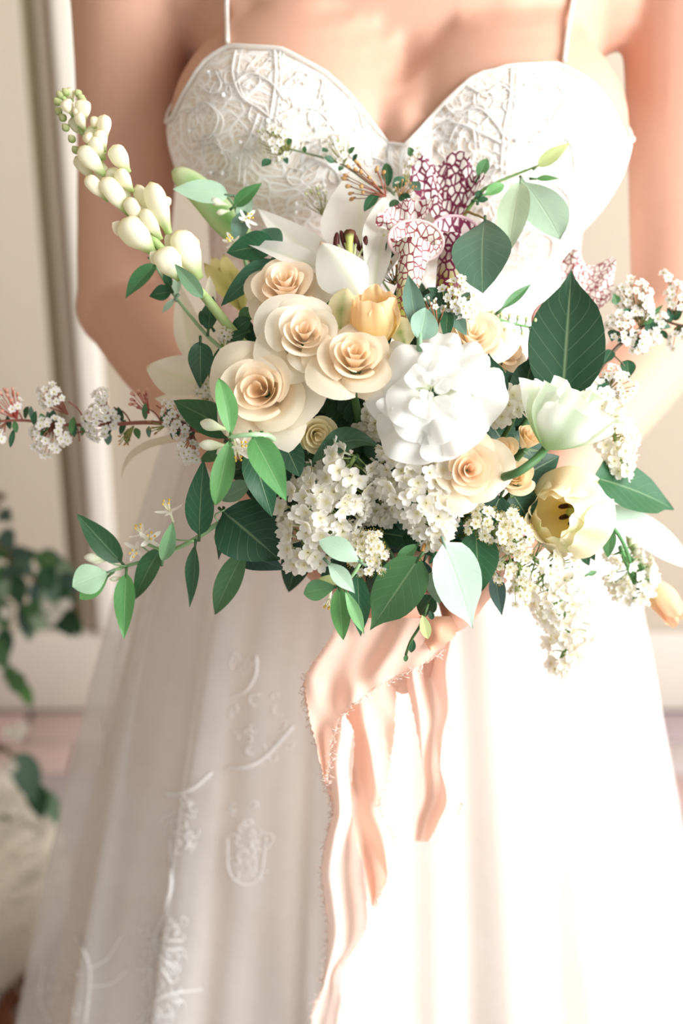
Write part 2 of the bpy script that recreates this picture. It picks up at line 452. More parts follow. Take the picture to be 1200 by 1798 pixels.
# straps
for nm, xs_ in (('l', [(404, 78), (403, 40), (403, 0), (402, -40)]), ('r', [(988, 110), (994, 60), (1000, 10), (1004, -30)])):
    pts = []
    for x, y in xs_:
        h, n = cast(x, y, BVH)
        if h: pts.append(h + n * .003)
    last = pts[-1]
    for yy in (-.035, -.0, .035, .075):
        h = BVH.ray_cast(V((last.x + (.006 if nm == 'l' else -.006), yy, 1.7)), V((0, 0, -1)))
        if h[0] and h[0].z < 1.46: pts.append(h[0] + h[1] * .003)
    for z in (1.33, 1.26):
        h = BVH.ray_cast(V((last.x * .8, .5, z)), V((0, -1, 0)))
        if h[0]: pts.append(h[0] + h[1] * .003)
    s = MB(); cp = catmull(pts, 60)
    s.loft(cp, .0034, 8, lin((248, 244, 238)), flat=.5)
    st = s.build('shoulder_strap', M_PETAL, bride)
    bd = MB()
    for q in cp[::1]: bd.ball(q + V((0, -.0022, .001)), .0014, lin((252, 252, 250)), 5, 3)
    bd.build('bead_trim', M_PETAL, st)
# lace cords and beads on the bodice
random.seed(11)
cord = MB()
def surf_line(pts, r, mbx, bvh, col, n=26, lift=.001):
    q = []
    for c in catmull([V((a, b, 0)) for a, b in pts], n):
        h, nn = cast(c.x, c.y, bvh)
        if h is None: continue
        if nn.dot(CAM - h) < 0: nn = -nn
        q.append(h + nn * lift)
    if len(q) > 3: mbx.loft(q, r, 5, col)
LACE = [[(415, 90), (410, 130), (425, 170), (455, 190), (480, 210)], [(482, 80), (485, 130), (480, 180), (470, 230)], [(410, 150), (440, 130), (475, 145), (500, 175)],
        [(455, 200), (440, 240), (425, 270), (420, 320)], [(480, 210), (520, 190), (560, 195), (590, 230)], [(560, 195), (590, 170), (625, 190), (640, 230)],
        [(330, 200), (360, 180), (385, 205), (370, 240), (340, 245)], [(350, 260), (380, 250), (400, 285), (375, 310)], [(500, 150), (530, 130), (565, 140), (560, 175)],
        [(350, 150), (375, 165), (390, 150), (380, 125)], [(540, 250), (580, 240), (610, 270), (640, 265)], [(520, 300), (550, 280), (590, 300), (600, 340)],
        [(900, 112), (895, 180), (885, 230), (880, 300)], [(745, 240), (790, 215), (840, 230), (880, 250)], [(780, 180), (800, 200), (840, 190), (870, 215), (885, 240)],
        [(790, 250), (805, 220), (830, 225), (835, 250)], [(920, 150), (960, 140), (990, 170), (970, 210)], [(930, 250), (960, 230), (1000, 250), (1010, 300)],
        [(1000, 200), (1030, 190), (1055, 220), (1040, 260)], [(820, 150), (850, 165), (880, 150), (900, 165)], [(760, 300), (800, 290), (850, 300), (880, 290)],
        [(940, 330), (970, 320), (1000, 350), (990, 400)], [(900, 420), (930, 400), (970, 420), (960, 470)], [(620, 290), (650, 275), (680, 290), (690, 320)]]
for c in LACE:
    surf_line(c, .0009, cord, BVB, lin((253, 251, 248)))
    surf_line([(a + 9, b + 7) for a, b in c], .0005, cord, BVB, lin((253, 251, 248)))
    for _ in range(3):
        a, b = random.choice(c); an = random.uniform(0, 6.28); rr = random.uniform(9, 20)
        surf_line([(a + rr * (math.cos(an + t * 1.25) + 0), b + rr * (math.sin(an + t * 1.25) + .6)) for t in range(5)], .0005, cord, BVB, lin((253, 251, 248)), 16)
cord.build('lace_cord', M_PETAL, bodice)
bead_me = MB(); bead_me.ball((0, 0, 0), .0016, lin((250, 250, 250)), 8, 6); bead_me = bead_me.mesh('bead'); 
mB, _, _, _, b_, _ = newmat('bead'); b_.inputs['Base Color'].default_value = (.95, .94, .92, 1); b_.inputs['Roughness'].default_value = .12
bead_me.materials.append(mB)
for i in range(46):
    x = random.choice((random.uniform(330, 640), random.uniform(760, 1050))); y = random.uniform(110, 380)
    if y < neck_y(x) + 12: continue
    h, n = cast(x, y, BVB)
    if h: put('bead', bead_me, bodice, h + n * .001, V((0, -1, 0)), random.uniform(.7, 1.2), 0)

# skirt: gathered lining under a sheer tulle layer
SZ = [0.0, .25, .54, .763, .88, .933, .985, 1.04, 1.09]
SA = [.395, .342, .291, .243, .214, .196, .184, .166, .152]
SB = [.40, .35, .290, .235, .204, .188, .172, .146, .112]
random.seed(5)
FOLD = [(7, 1.0, .30), (13, 2.2, .48), (23, 4.0, .34), (37, .6, .16)]
def skirt(u, v, off, ph, amp):
    z = 1.09 * v
    a = np.interp(z, SZ, SA) + off; b = np.interp(z, SZ, SB) + off
    th = 2 * PI * u + .05 * math.sin(3 * 2 * PI * u + ph)
    f = 0
    for k, p0, w_ in FOLD: f += w_ * math.sin(k * th + p0 + ph + .5 * math.sin(th * 2 + z * 2.2))
    g = amp * (.012 + .038 * clamp((1.0 - z) / .9)) * sstep(1.09, .92, z)
    r = 1 + g * f / .2 * .66
    return V((BX - .006 + a * math.sin(th) * r, -b * math.cos(th) * r - .012, z))
lin_ = MB(); lin_.grid(lambda u, v: skirt(u, v, -.013, 0, .85), 260, 40, lin((230, 212, 192)), wrap=True)
lining = lin_.build('skirt_lining', M_LINING, bride)
tu = MB(); tu.grid(lambda u, v: skirt(u, v, .008, .55, 1.15), 300, 46, lin((248, 249, 252)), wrap=True)
tv = [tuple(p) for p in tu.v]; tf = list(tu.f)
tulle = tu.build('tulle_overskirt', M_TULLE, bride)
BVS = BVHTree.FromPolygons(tv, tf)
BODY_TREES += [BVH, BVB, BVS]
wb = MB(); wb.loft([V((BX + .158 * math.sin(2 * PI * i / 60), -.118 * math.cos(2 * PI * i / 60), 1.085)) for i in range(61)], .008, 8, lin((245, 240, 234)), cap=False)
wb.build('waistband', M_PETAL, bride)
WH = lin((254, 253, 252))
SK = [[([(300, 1470), (303, 1540), (292, 1600), (270, 1645)], .0016), ([(270, 1645), (290, 1650), (320, 1650)], .0011), ([(270, 1645), (292, 1665), (318, 1665)], .0011), ([(270, 1645), (285, 1680), (308, 1700)], .0011), ([(270, 1645), (282, 1690), (300, 1725)], .0010), ([(270, 1645), (264, 1700), (268, 1750)], .0010)],
      [([(292, 1392), (320, 1392), (345, 1380), (372, 1355)], .0016)], [([(400, 1347), (435, 1345), (470, 1325), (515, 1275)], .0016)],
      [([(402, 1470), (405, 1530), (430, 1552), (458, 1535), (468, 1470)], .0007)], [([(452, 1150), (450, 1185), (432, 1215), (408, 1222)], .0010)],
      [([(135, 1640), (158, 1700), (150, 1798)], .0014), ([(158, 1700), (190, 1680), (215, 1640)], .0009), ([(156, 1730), (195, 1725), (225, 1700)], .0009)],
      [([(80, 1690), (72, 1750), (92, 1798)], .0014)], [([(245, 1795), (285, 1750), (355, 1735)], .0012)], [([(180, 1260), (183, 1300), (178, 1345)], .0010)]]
for grp in SK:
    mo = MB()
    for c, r in grp: surf_line(c, r, mo, BVS, WH, 30, .0012)
    mo.build('lace_motif', M_PETAL, tulle)
motif = MB()
random.seed(8)
for (cx, cy, rx, ry, n) in ((280, 1700, 40, 90, 70), (318, 1440, 28, 55, 30), (440, 1470, 36, 70, 34), (460, 1270, 50, 60, 18), (120, 1740, 50, 50, 20), (440, 1180, 30, 30, 8)):
    for _ in range(n):
        x, y = cx + random.uniform(-rx, rx), cy + random.uniform(-ry, ry); an = random.uniform(0, 6.28); rr = random.uniform(4, 11); k = random.uniform(.5, 1)
        surf_line([(x + rr * math.cos(an + t * k), y + rr * math.sin(an + t * k)) for t in range(5)], .0005, motif, BVS, WH, 10, .001)
motif.build('lace_applique', M_PETAL, tulle, kind='stuff')

# ------------------------------------------------------------------ plant parts
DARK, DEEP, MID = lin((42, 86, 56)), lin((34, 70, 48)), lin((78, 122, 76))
BRIGHT, PALE, GREY = lin((100, 154, 90)), lin((160, 188, 162)), lin((98, 130, 114))
SLATE, YGREEN, STEMG = lin((66, 94, 88)), lin((192, 204, 140)), lin((72, 102, 58))
LC = dict(dark=DARK, deep=DEEP, mid=MID, bright=BRIGHT, pale=PALE, grey=GREY, slate=SLATE, ygreen=YGREEN)
PROF = {'ovate': lambda v: (math.sin(PI * v ** .72)) ** .9 if v < 1 else 0,
        'ellip': lambda v: (max(0, math.sin(PI * v))) ** .75,
        'acum': lambda v: (max(0, math.sin(PI * v ** .66))) ** .72 * (1 - .62 * sstep(.62, .97, v)) if v < 1 else 0,
        'lance': lambda v: (max(0, math.sin(PI * v ** .85))) ** 1.15,
        'obov': lambda v: (max(0, math.sin(PI * v ** 1.3))) ** .8,
        'strap': lambda v: min(1, (v * 6 + .35)) * max(0, 1 - v ** 6) ** .6,
        'lily': lambda v: (.28 + .72 * sstep(0, .5, v)) * max(0, 1 - max(0, (v - .45) / .55) ** 1.6) ** .95}
def blade(mb, p0, p1, wd, nrm, prof, col, fold=.15, bend=.12, roll=0., wave=0., nu=6, nv=12, ctrl=None, cup=0., tipcurl=0.):
    p0, p1 = V(p0), V(p1); ax = p1 - p0; Lh = ax.length; a = ax.normalized()
    n = V(nrm); n = (n - a * n.dot(a)).normalized()
    if roll: n = Quaternion(a, roll) @ n; 
    side = a.cross(n)
    mid = (p0 + p1) / 2 + n * (bend * Lh) if ctrl is None else V(ctrl)
    ph = random.uniform(0, 6.28)
    def f(u, v):
        c = p0 * ((1 - v) ** 2) + mid * (2 * v * (1 - v)) + p1 * (v * v)
        c = c - n * (tipcurl * Lh * max(0, v - .6) ** 2)
        s_ = (u - .5) * 2; h = wd / 2 * prof(v)
        k = abs(s_)
        return c + side * (s_ * h) + n * (fold * h * k - cup * h * s_ * s_) + n * (wave * wd * math.sin(v * 9 + ph + s_ * 1.2) * k * k)
    mb.grid(f, nu, nv, col)
def leaf(parent, x0, y0, x1, y1, wp, c, dz0=0., dz1=0., prof='ovate', fold=.18, bend=.10, roll=0., wave=.03, pet=True, tipcurl=.0, name='leaf', nrm=None, ctrl=None):
    p0, p1 = B(x0, y0, dz0), B(x1, y1, dz1)
    col = LC[c] if isinstance(c, str) else c
    k = random.uniform(.9, 1.1); col = tuple(min(1, q * k) for q in col)
    mb = MB(); wd = wp * PX(D((x0 + x1) / 2, (y0 + y1) / 2) + dz0) / max(.3, math.cos(roll))
    n = nrm if nrm is not None else TO + UP * .25 + RT * random.uniform(-.15, .15)
    blade(mb, p0, p1, wd, n, PROF[prof], col, fold, bend, roll, wave, tipcurl=tipcurl, ctrl=ctrl)
    if pet:
        a = (p1 - p0).normalized()
        mb.loft([p0 - a * .004, p0 + a * (p1 - p0).length * .08], [.0011, .0008], 5, mix(col, STEMG, .6))
    return mb.build(name, M_LEAF, parent)
def tube(parent, pts, r, col, name='stem', n=7, seg=None, mat=None):
    mb = MB(); q = catmull(pts, seg or max(8, 5 * len(pts)))
    if isinstance(r, tuple): r = [r[0] + (r[1] - r[0]) * i / (len(q) - 1) for i in range(len(q))]
    mb.loft(q, r, n, col); return mb.build(name, mat or M_STEM, parent)
SIDX = 0
def stem_to_grip(parent, p, first=None, r=.0022, col=None):
    global SIDX
    SIDX += 1
    a = SIDX * 2.399; rr = .0026 * math.sqrt(SIDX) 
    rr = min(rr, GR * .85)
    g = GRIP + (GX * math.cos(a) + GY * math.sin(a)) * rr
    p = V(p); pts = [p]
    if first is not None: pts.append(V(first))
    m = p.lerp(g, .55) - GY * .012; pts += [m, g + GA * .02, g - GA * .055]
    return tube(parent, pts, r, col or STEMG)

# ---- roses
def rose(label, cx, cy, rp, axis, dz=0., n=30, inner=(247, 190, 150), outer=(252, 238, 220), seed=1, opn=1.0, name='rose', group='roses in the bouquet', tight=1.0, lean=None):
    random.seed(seed)
    c = B(cx, cy, dz); R = rp * PX(D(cx, cy) + dz)
    A = CD(*axis); X, Y, Z = frame(A, UP)
    t = thing(name, label, 'flower', c - A * R * .6, group)
    ci, co_ = mix(lin(inner), mix(lin(outer), lin((255, 232, 214)), .5), .62), lin(outer)
    R *= 1.27; n = max(12, int(n * .78))
    for i in range(n):
        s = i / (n - 1); phi = i * 2.39996 + random.uniform(-.3, .3)
        op = sstep(.42, 1, s) * opn
        rb = R * (.06 + .66 * s ** .85 * tight)
        H = R * (.44 - .10 * s + random.uniform(-.05, .05)); k0 = R * (-.12 - .44 * s)
        flare = R * (.05 + .32 * op + random.uniform(-.05, .07) * op)
        drop = R * (.46 * op + random.uniform(-.08, .10) * op)
        half = max(.82, min(1.7, R * (.36 + .42 * s) / max(rb, R * .12)))
        cw = random.uniform(.02, .10); tilt = random.uniform(-.10, .10); roll = random.uniform(.02, .10) * sstep(.15, .5, s)
        ph = random.uniform(0, 6.28)
        col_tip = mix(ci, co_, sstep(.05, .6, s)); col_base = mix(ci, co_, .35 + .3 * s)
        def f(u, v):
            uu = (u - .5) * 2
            vv = v * (1 - .30 * abs(uu) ** 2.3 * v + .05 * op * max(0, 1 - abs(uu) * 2.5))
            rho = rb * (.22 + .78 * max(0, vv) ** .7) * (1 + .15 * uu) + flare * vv ** 2.6
            rho += R * cw * op * uu * uu * vv ** 3 + R * .012 * math.sin(uu * 5 + ph) * vv ** 2
            z = k0 + vv * (H - k0) - drop * vv ** 3 + R * tilt * uu * v - R * roll * sstep(.72, 1, v) - R * .10 * op * abs(uu) ** 3 * v ** 2 + R * .025 * op * math.sin(uu * 4.4 + ph) * v * v
            a = phi + uu * half * (.36 + .64 * math.sin(PI * min(.60, .2 + .46 * v)))
            return c + X * (rho * math.cos(a)) + Y * (rho * math.sin(a)) + Z * z
        m = MB(); m.grid(f, 14, 12, lambda u, v: mix(col_base, col_tip, sstep(.2, .85, v)))
        m.build('petal', M_PETAL, t)
    for k in range(5):
        m = MB(); a = k * 2 * PI / 5 + .4
        d = X * math.cos(a) + Y * math.sin(a)
        blade(m, c - A * R * .58 + d * R * .08, c - A * R * .35 + d * R * .75, R * .22, -A, PROF['lance'], MID, .1, .1, nu=4, nv=6)
        m.build('sepal', M_LEAF, t)
    stem_to_grip(t, c - A * R * .5, c - A * R * 1.0, .0026)
    return t

# ---- small florets
def floret4(seed):            # lilac: four rounded petals on a short tube
    random.seed(seed); m = MB(); Wc = lin((245, 242, 233))
    for k in range(4):
        a = k * PI / 2 + random.uniform(-.1, .1); up = random.uniform(.05, .35); ln = random.uniform(.9, 1.1)
        d = V((math.cos(a), math.sin(a), 0)); s = V((-d.y, d.x, 0))
        def f(u, v):
            uu = (u - .5) * 2; h = .44 * (math.sin(PI * (v * .82 + .06)) ** .8)
            return d * (.08 + v * .85 * ln) + s * (uu * h) + V((0, 0, 1)) * (up * v * v * .6 + .20 * abs(uu) ** 2 * v - .02 * (1 - v))
        m.grid(f, 4, 4, lambda u, v: mix(lin((236, 226, 180)), Wc, sstep(0, .4, v)))
    m.loft([V((0, 0, -1.0)), V((0, 0, -.3)), V((0, 0, .02))], [.09, .11, .14], 6, lin((240, 240, 215)), cap=False)
    me = m.mesh('floret'); me.materials.append(M_PETAL); return me
def floret5(seed, stam=False):   # spirea and bird cherry: five round petals, yellow eye
    random.seed(seed); m = MB(); Wc = lin((246, 244, 237))
    for k in range(5):
        a = k * 2 * PI / 5; d = V((math.cos(a), math.sin(a), 0)); s = V((-d.y, d.x, 0)); up = random.uniform(.1, .4)
        def f(u, v):
            uu = (u - .5) * 2; h = .42 * (math.sin(PI * (v * .74 + .14)) ** .6)
            return d * (.12 + v * .88) + s * (uu * h) + V((0, 0, 1)) * (up * v * v * .7 + .12 * uu * uu)
        m.grid(f, 3, 3, Wc)
    m.ball((0, 0, .04), .22, lin((214, 206, 110)), 7, 4, (1, 1, .6))
    if stam:
        for k in range(12):
            a = k * 2.4; d = V((math.cos(a) * .75, math.sin(a) * .75, .75 + .3 * random.random()))
            m.loft([V((0, 0, 0)), d], [.025, .02], 3, lin((240, 236, 190))); m.ball(d, .07, lin((226, 196, 90)), 5, 3)
    me = m.mesh('floret'); me.materials.append(M_PETAL); return me
def budmesh(col, col2):
    m = MB(); pts = [V((0, 0, z)) for z in (-.9, -.5, -.1, .35, .7, .92)]
    m.loft(pts, [.12, .22, .42, .5, .36, .08], 7, lambda u, v: mix(lin(col2), lin(col), sstep(.1, .5, v)))
    me = m.mesh('bud'); me.materials.append(M_PETAL); return me
F4 = [floret4(i) for i in range(5)]; F5 = [floret5(i) for i in range(4)]; F5S = [floret5(i + 9, True) for i in range(3)]
BUDW = budmesh((250, 248, 236), (170, 196, 130)); BUDP = budmesh((236, 190, 170), (180, 96, 80)); BUDG = budmesh((226, 232, 180), (120, 156, 90))
BUDT = budmesh((214, 176, 120), (150, 96, 70))

def panicle(label, spec, n, seed, size=12., dz=0., cat='flower', name='lilac_panicle', meshes=None, budfrac=.04, group='lilac panicles', stem=None, stemcol=None, inner=True):
    random.seed(seed); meshes = meshes or F4
    ax = [(B(x, y, dz + r * PX() * .75), r * PX(D(x, y))) for x, y, r in spec]
    m_ = len(ax) - 1
    t = thing(name, label, cat, ax[0][0], group)
    st = MB(); sc = stemcol or lin((140, 160, 96))
    cl = catmull([a[0] for a in ax], 14)
    st.loft(cl, [.0016] * 14 + [.0008], 5, sc)
    cum = [r for _, r in ax]
    pos = []
    tries = 0
    while len(pos) < n and tries < n * 40:
        tries += 1
        f = random.random() * m_; k = min(int(f), m_ - 1); u = f - k
        r = ax[k][1] * (1 - u) + ax[k + 1][1] * u
        if random.random() > r / max(cum): continue
        c = ax[k][0].lerp(ax[k + 1][0], u); d = (ax[k + 1][0] - ax[k][0])
        X, Y, Z = frame(d, TO); a = random.uniform(0, 2 * PI)
        o = X * math.cos(a) + Y * math.sin(a)
        if o.dot(TO) < -.30: continue
        sh = random.uniform(.82, 1.05) if random.random() < .8 else random.uniform(.55, .8)
        p = c + o * r * sh
        dm = size * PX() * 1.15
        if any((p - q[0]).length < dm * (.74 if tries < n * 20 else .52) for q in pos): continue
        tipf = f / m_
        dr = (o + Z * (.55 * tipf) + TO * .35 + V((random.uniform(-.4, .4), random.uniform(-.4, .4), random.uniform(-.4, .4)))).normalized()
        pos.append((p, dr, c, tipf))
    for p, dr, c, tf_ in pos:
        s = size * PX() * random.uniform(.98, 1.25)
        if random.random() < budfrac + .12 * max(0, tf_ - .75):
            put('flower_bud', BUDW, t, p, dr, s * .75, 0)
        else: put('floret', random.choice(meshes), t, p, dr, s, random.uniform(0, 6.28))
        st.loft([c.lerp(p, .15), p - dr * s * .9], [.0006, .0004], 4, sc)
    st.build('flower_stalk', M_STEM, t)
    if stem: stem_to_grip(t, ax[0][0], None, .002)
    return t
def umbel(parent, cx, cy, rp, n, seed, size=6.5, dz=0., meshes=None, d=(0, .4, .8), stalkcol=(150, 150, 90), node=None, buds=0., bud=None, depth=None):
    random.seed(seed); meshes = meshes or F5
    c = B(cx, cy, dz) if depth is None else P(cx, cy, depth)
    sc = PX(proj(c)[2]); R = rp * sc; A = CD(*d); st = MB()
    nd = c - A * R * .9 if node is None else node
    pos = []; tr = 0
    while len(pos) < n and tr < n * 40:
        tr += 1
        q = V((random.gauss(0, 1), random.gauss(0, 1), random.gauss(0, 1))).normalized()
        if q.dot(A) < -.35 or q.dot(TO) < -.55: continue
        p = c + q * R * random.uniform(.7, 1.02)
        if any((p - x).length < size * sc * (1.35 if tr < n * 25 else 1.0) for x, _ in pos): continue
        pos.append((p, (q + A * .5 + TO * .3).normalized()))
    for p, q in pos:
        s = size * sc * random.uniform(.9, 1.15)
        if random.random() < buds: put('flower_bud', bud or BUDG, parent, p, q, s * .8, 0)
        else: put('floret', random.choice(meshes), parent, p, q, s, random.uniform(0, 6))
        st.loft([nd, nd.lerp(p, .6) + q * R * .06, p], [.00045, .00032, .00028], 4, lin(stalkcol))
    return st.build('flower_stalk', M_STEM, parent)
#PART2
# ------------------------------------------------------------------ the bouquet: roses
rose('large open cream rose at left, centre swirled, below the two upper roses', 462, 688, 84, (-.22, .10, .95), -.022, 24, (253, 224, 180), (254, 243, 222), 3)
rose('white-edged open rose with small peach heart, between upper and large left roses', 535, 590, 74, (.02, .32, .92), -.020, 23, (253, 221, 180), (255, 249, 234), 7, 1.1)
rose('blush rose topmost of the left three, ruffled petals pointing up', 502, 506, 64, (-.10, .55, .82), -.006, 23, (253, 229, 192), (254, 239, 218), 12, .95)
rose('peach rose touching the ruffled white bloom on its left side', 622, 632, 70, (.02, .45, .88), -.020, 23, (251, 225, 180), (254, 241, 218), 15)
rose('pale peach rose behind the ruffled white bloom, under the white sprig', 828, 592, 66, (.10, .42, .9), .004, 23, (253, 236, 200), (254, 241, 220), 21, .85)
rose('small peach rose peeking out at right of the pale peach rose', 890, 618, 36, (.35, .35, .85), .02, 20, (253, 235, 195), (251, 229, 198), 22, .9)
rose('rose with deep peach heart under the ruffled white bloom', 822, 825, 64, (.06, .02, 1), -.012, 23, (250, 203, 160), (254, 241, 216), 28)
rose('half-open shaded cream rose bud below the large left rose', 556, 762, 44, (.22, -.18, .9), .012, 16, (249, 241, 196), (249, 239, 202), 31, .25, tight=.75)
rose('tiny peach spray rose beside the green stem', 884, 790, 24, (-.2, .25, .95), -.004, 16, (250, 218, 168), (251, 225, 182), 37, .7, name='spray_rose', group='spray roses')
rose('closed peach spray rose bud under the greenish white tulip', 930, 770, 31, (.35, .65, .55), .004, 15, (251, 229, 183), (251, 227, 184), 41, .05, name='spray_rose', group='spray roses', tight=.85)
rose('peach spray rose behind the curved green stem, above the yellow tulip', 905, 838, 36, (-.1, .5, .8), .014, 18, (251, 230, 183), (253, 235, 200), 44, .5, name='spray_rose', group='spray roses')

# ---- ruffled white bloom
def ruffled(label, cx, cy, rp, axis, dz, seed):
    random.seed(seed); c = B(cx, cy, dz); R = rp * PX(D(cx, cy) + dz); A = CD(*axis); X, Y, Z = frame(A, UP)
    t = thing('lisianthus', label, 'flower', c - A * R * .5)
    Wc, Gc = lin((247, 247, 243)), lin((226, 232, 200))
    for i in range(17):
        s = i / 16; phi = i * 2.39996 + random.uniform(-.5, .5)
        L_ = R * (.46 + .62 * s + random.uniform(-.06, .06)); el = math.radians(104 - 100 * s ** .75 + random.uniform(-12, 12)); half = 1.45 - .72 * s
        p1, p2, p3 = random.uniform(0, 6), random.uniform(0, 6), random.uniform(.8, 1.7) * (.3 + .9 * s)
        off = X * (math.cos(phi) * R * .05) + Y * (math.sin(phi) * R * .05)
        def f(u, v):
            uu = (u - .5) * 2; vv = v * (1 - .22 * abs(uu) ** 2.5 * v)
            a = phi + uu * half * (.3 + .7 * v ** .5)
            ru = R * .12 * p3 * vv ** 2.2 * (math.sin(uu * 4.2 + p1) + .55 * math.sin(uu * 9 + p2))
            e = el - .55 * vv ** 3
            rho = L_ * vv * math.cos(e) + R * .03 + R * .12 * s * vv; z = L_ * vv * math.sin(e) * .72 - R * .28 + R * .26 * (1 - s) - R * .10 * s * uu * uu * vv
            return c + off + (X * math.cos(a) + Y * math.sin(a)) * (rho + .4 * ru) + Z * (z + .9 * ru)
        m = MB(); m.grid(f, 22, 12, lambda u, v: mix(Gc, Wc, sstep(.05, .55, v)))
        m.build('petal', M_PETAL, t)
    # the broad lower petal hanging over the peach rose
    for (x1, y1, wd, x0, y0, dd) in ((800, 806, 100, 765, 735, -.034), (690, 738, 70, 705, 690, -.034), (838, 745, 80, 800, 715, -.03)):
        m = MB(); blade(m, B(x0, y0, dd + .008), B(x1, y1, dd + .012), wd * PX(), TO + UP * .3, PROF['obov'], Wc, -.12, .16, 0, .05, 12, 10)
        m.build('petal', M_PETAL, t)
    stem_to_grip(t, c - A * R * .4, None, .003)
ruffled('big ruffled pure white bloom at the centre of the bouquet', 757, 688, 108, (-.12, .22, .97), -.026, 51)

# ---- lilac
panicle('biggest white lilac panicle, at lower left of the bouquet', [(625, 800, 40), (595, 850, 66), (560, 905, 74), (540, 965, 46), (535, 1000, 26)], 112, 61, 17, -.006, stem=True)
panicle('white lilac panicle hanging below the ruffled bloom, tapering downward', [(700, 775, 46), (735, 830, 76), (755, 890, 62), (765, 940, 34), (762, 962, 14)], 112, 62, 16.5, -.008, stem=True)
panicle('shaded small lilac cluster in the gap left of the ruffled bloom', [(640, 735, 22), (668, 750, 28)], 20, 63, 15, .030, stem=True)
panicle('beige shaded lilac cluster between the two big panicles', [(662, 885, 22), (668, 900, 30), (665, 915, 22)], 24, 64, 13.5, .022, stem=True)
panicle('white lilac cluster above the deep peach rose, beside pointed leaves', [(885, 680, 24), (885, 705, 42), (900, 735, 30)], 32, 65, 15.5, -.004, stem=True)
panicle('narrow white lilac panicle down the right edge behind the greenish tulip', [(965, 680, 20), (1040, 690, 34), (1068, 735, 38), (1085, 785, 34), (1092, 835, 14)], 66, 66, 14.5, .010, stem=True)
panicle('long drooping white lilac panicle at lower right, its tip lowest of the bouquet', [(930, 975, 40), (960, 1000, 66), (985, 1050, 52), (1000, 1110, 40), (985, 1160, 28), (978, 1182, 10)], 116, 67, 14.5, .014, stem=True, budfrac=.12, stemcol=lin((120, 156, 92)))
panicle('white lilac panicle with plump buds at far right on green stem', [(1090, 960, 22), (1105, 1000, 46), (1115, 1030, 42), (1105, 1065, 20)], 58, 68, 13, .014, stem=False, budfrac=.4, stemcol=lin((92, 140, 84)))

# ---- lilies and the bud
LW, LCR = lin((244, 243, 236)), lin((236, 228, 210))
def lily_petal(t, x0, y0, x1, y1, wp, d0, d1, bend=.1, fold=.2, roll=0, col=LW, tip=None, ctrl=None, prof='lily', tipcurl=0., nrm=None):
    m = MB(); g = lin((206, 222, 168))
    def cf(u, v):
        c = mix(col, g, max(0, 1 - abs(u - .5) * 9) * .45 * (1 - v * .6))
        return mix(c, lin(tip), sstep(.95, 1, v)) if tip else c
    blade(m, B(x0, y0, d0), B(x1, y1, d1), wp * PX() / max(.3, math.cos(roll)), nrm or (TO + UP * .2), PROF[prof], cf, fold, bend, roll, .015, 8, 14, ctrl=ctrl, tipcurl=tipcurl)
    return m.build('petal', M_PETAL, t)
c0 = B(632, 500, .022)
t = thing('lily', 'white open lily behind the upper roses, brown stigma showing', 'flower', c0, 'lilies')
lily_petal(t, 630, 520, 634, 286, 150, .030, .045, .03, .10)
lily_petal(t, 648, 520, 694, 330, 84, .012, .022, .06, .30, .2)
lily_petal(t, 618, 505, 452, 366, 72, .018, .0, -.16, .25, -.2)
lily_petal(t, 612, 500, 424, 424, 46, .008, -.01, .10, .45, .3)
lily_petal(t, 655, 530, 676, 400, 56, .004, .012, .05, .30, -.5)
lily_petal(t, 640, 535, 562, 420, 96, -.004, -.014, .10, -.30, .1, tip=(226, 170, 120), tipcurl=.25)
ps = MB(); q = catmull([B(620, 480, .012), B(614, 440, .008), B(615, 408, .004)], 10)
ps.loft(q, [.0022] * 8 + [.0028, .0036, .004], 8, lambda u, v: mix(lin((196, 206, 120)), lin((92, 44, 26)), sstep(.82, .92, v)))
ps.build('pistil', M_STEM, t)
for x, y in ((604, 422), (626, 424), (591, 426), (640, 432)):
    s = MB(); a, b = B(620, 470, .014), B(x, y, .008); s.loft(catmull([a, a.lerp(b, .5) + TO * .002, b], 6), .0007, 5, lin((214, 220, 170)))
    st = s.build('stamen', M_STEM, t)
    s = MB(); s.ball(b, .0022, lin((78, 30, 20)), 8, 6, (1, 1, 3.2), (RT, TO, (UP + RT * random.uniform(-.4, .4)).normalized())); s.build('anther', M_STEM, st)
stem_to_grip(t, c0, None, .0035)
c0 = B(375, 660, .035)
t = thing('lily', 'cream lily in shade left of the large rose, petals spread left', 'flower', c0, 'lilies')
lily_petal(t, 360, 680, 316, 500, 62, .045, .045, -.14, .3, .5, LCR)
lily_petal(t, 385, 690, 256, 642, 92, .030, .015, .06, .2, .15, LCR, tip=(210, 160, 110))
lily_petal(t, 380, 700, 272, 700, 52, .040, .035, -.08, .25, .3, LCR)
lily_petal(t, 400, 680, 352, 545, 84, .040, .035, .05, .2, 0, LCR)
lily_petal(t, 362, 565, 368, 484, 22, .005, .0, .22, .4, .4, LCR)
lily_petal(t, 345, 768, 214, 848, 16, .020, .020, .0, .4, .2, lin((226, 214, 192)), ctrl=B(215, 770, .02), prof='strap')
stem_to_grip(t, c0, None, .0035)
t = thing('lily_bud', 'closed green lily bud slanting up to the left over the bodice', 'flower', B(425, 418, .03))
m = MB(); q = catmull([B(432, 424, .03), B(395, 385, .026), B(350, 335, .022), B(304, 298, .018)], 16)
gb = lambda u, v: mix(mix(lin((132, 180, 104)), lin((216, 232, 184)), .5 + .5 * math.sin(u * 2 * PI * 3)), lin((226, 230, 190)), sstep(.7, 1, v))
m.loft(q, [.0055, .0078, .0088, .0095, .01, .0103, .0105, .0105, .0103, .01, .0098, .0095, .0091, .0085, .0075, .0058, .002], 18, gb)
m.build('bud', M_PETAL, t)
stem_to_grip(t, B(432, 424, .03), None, .003)

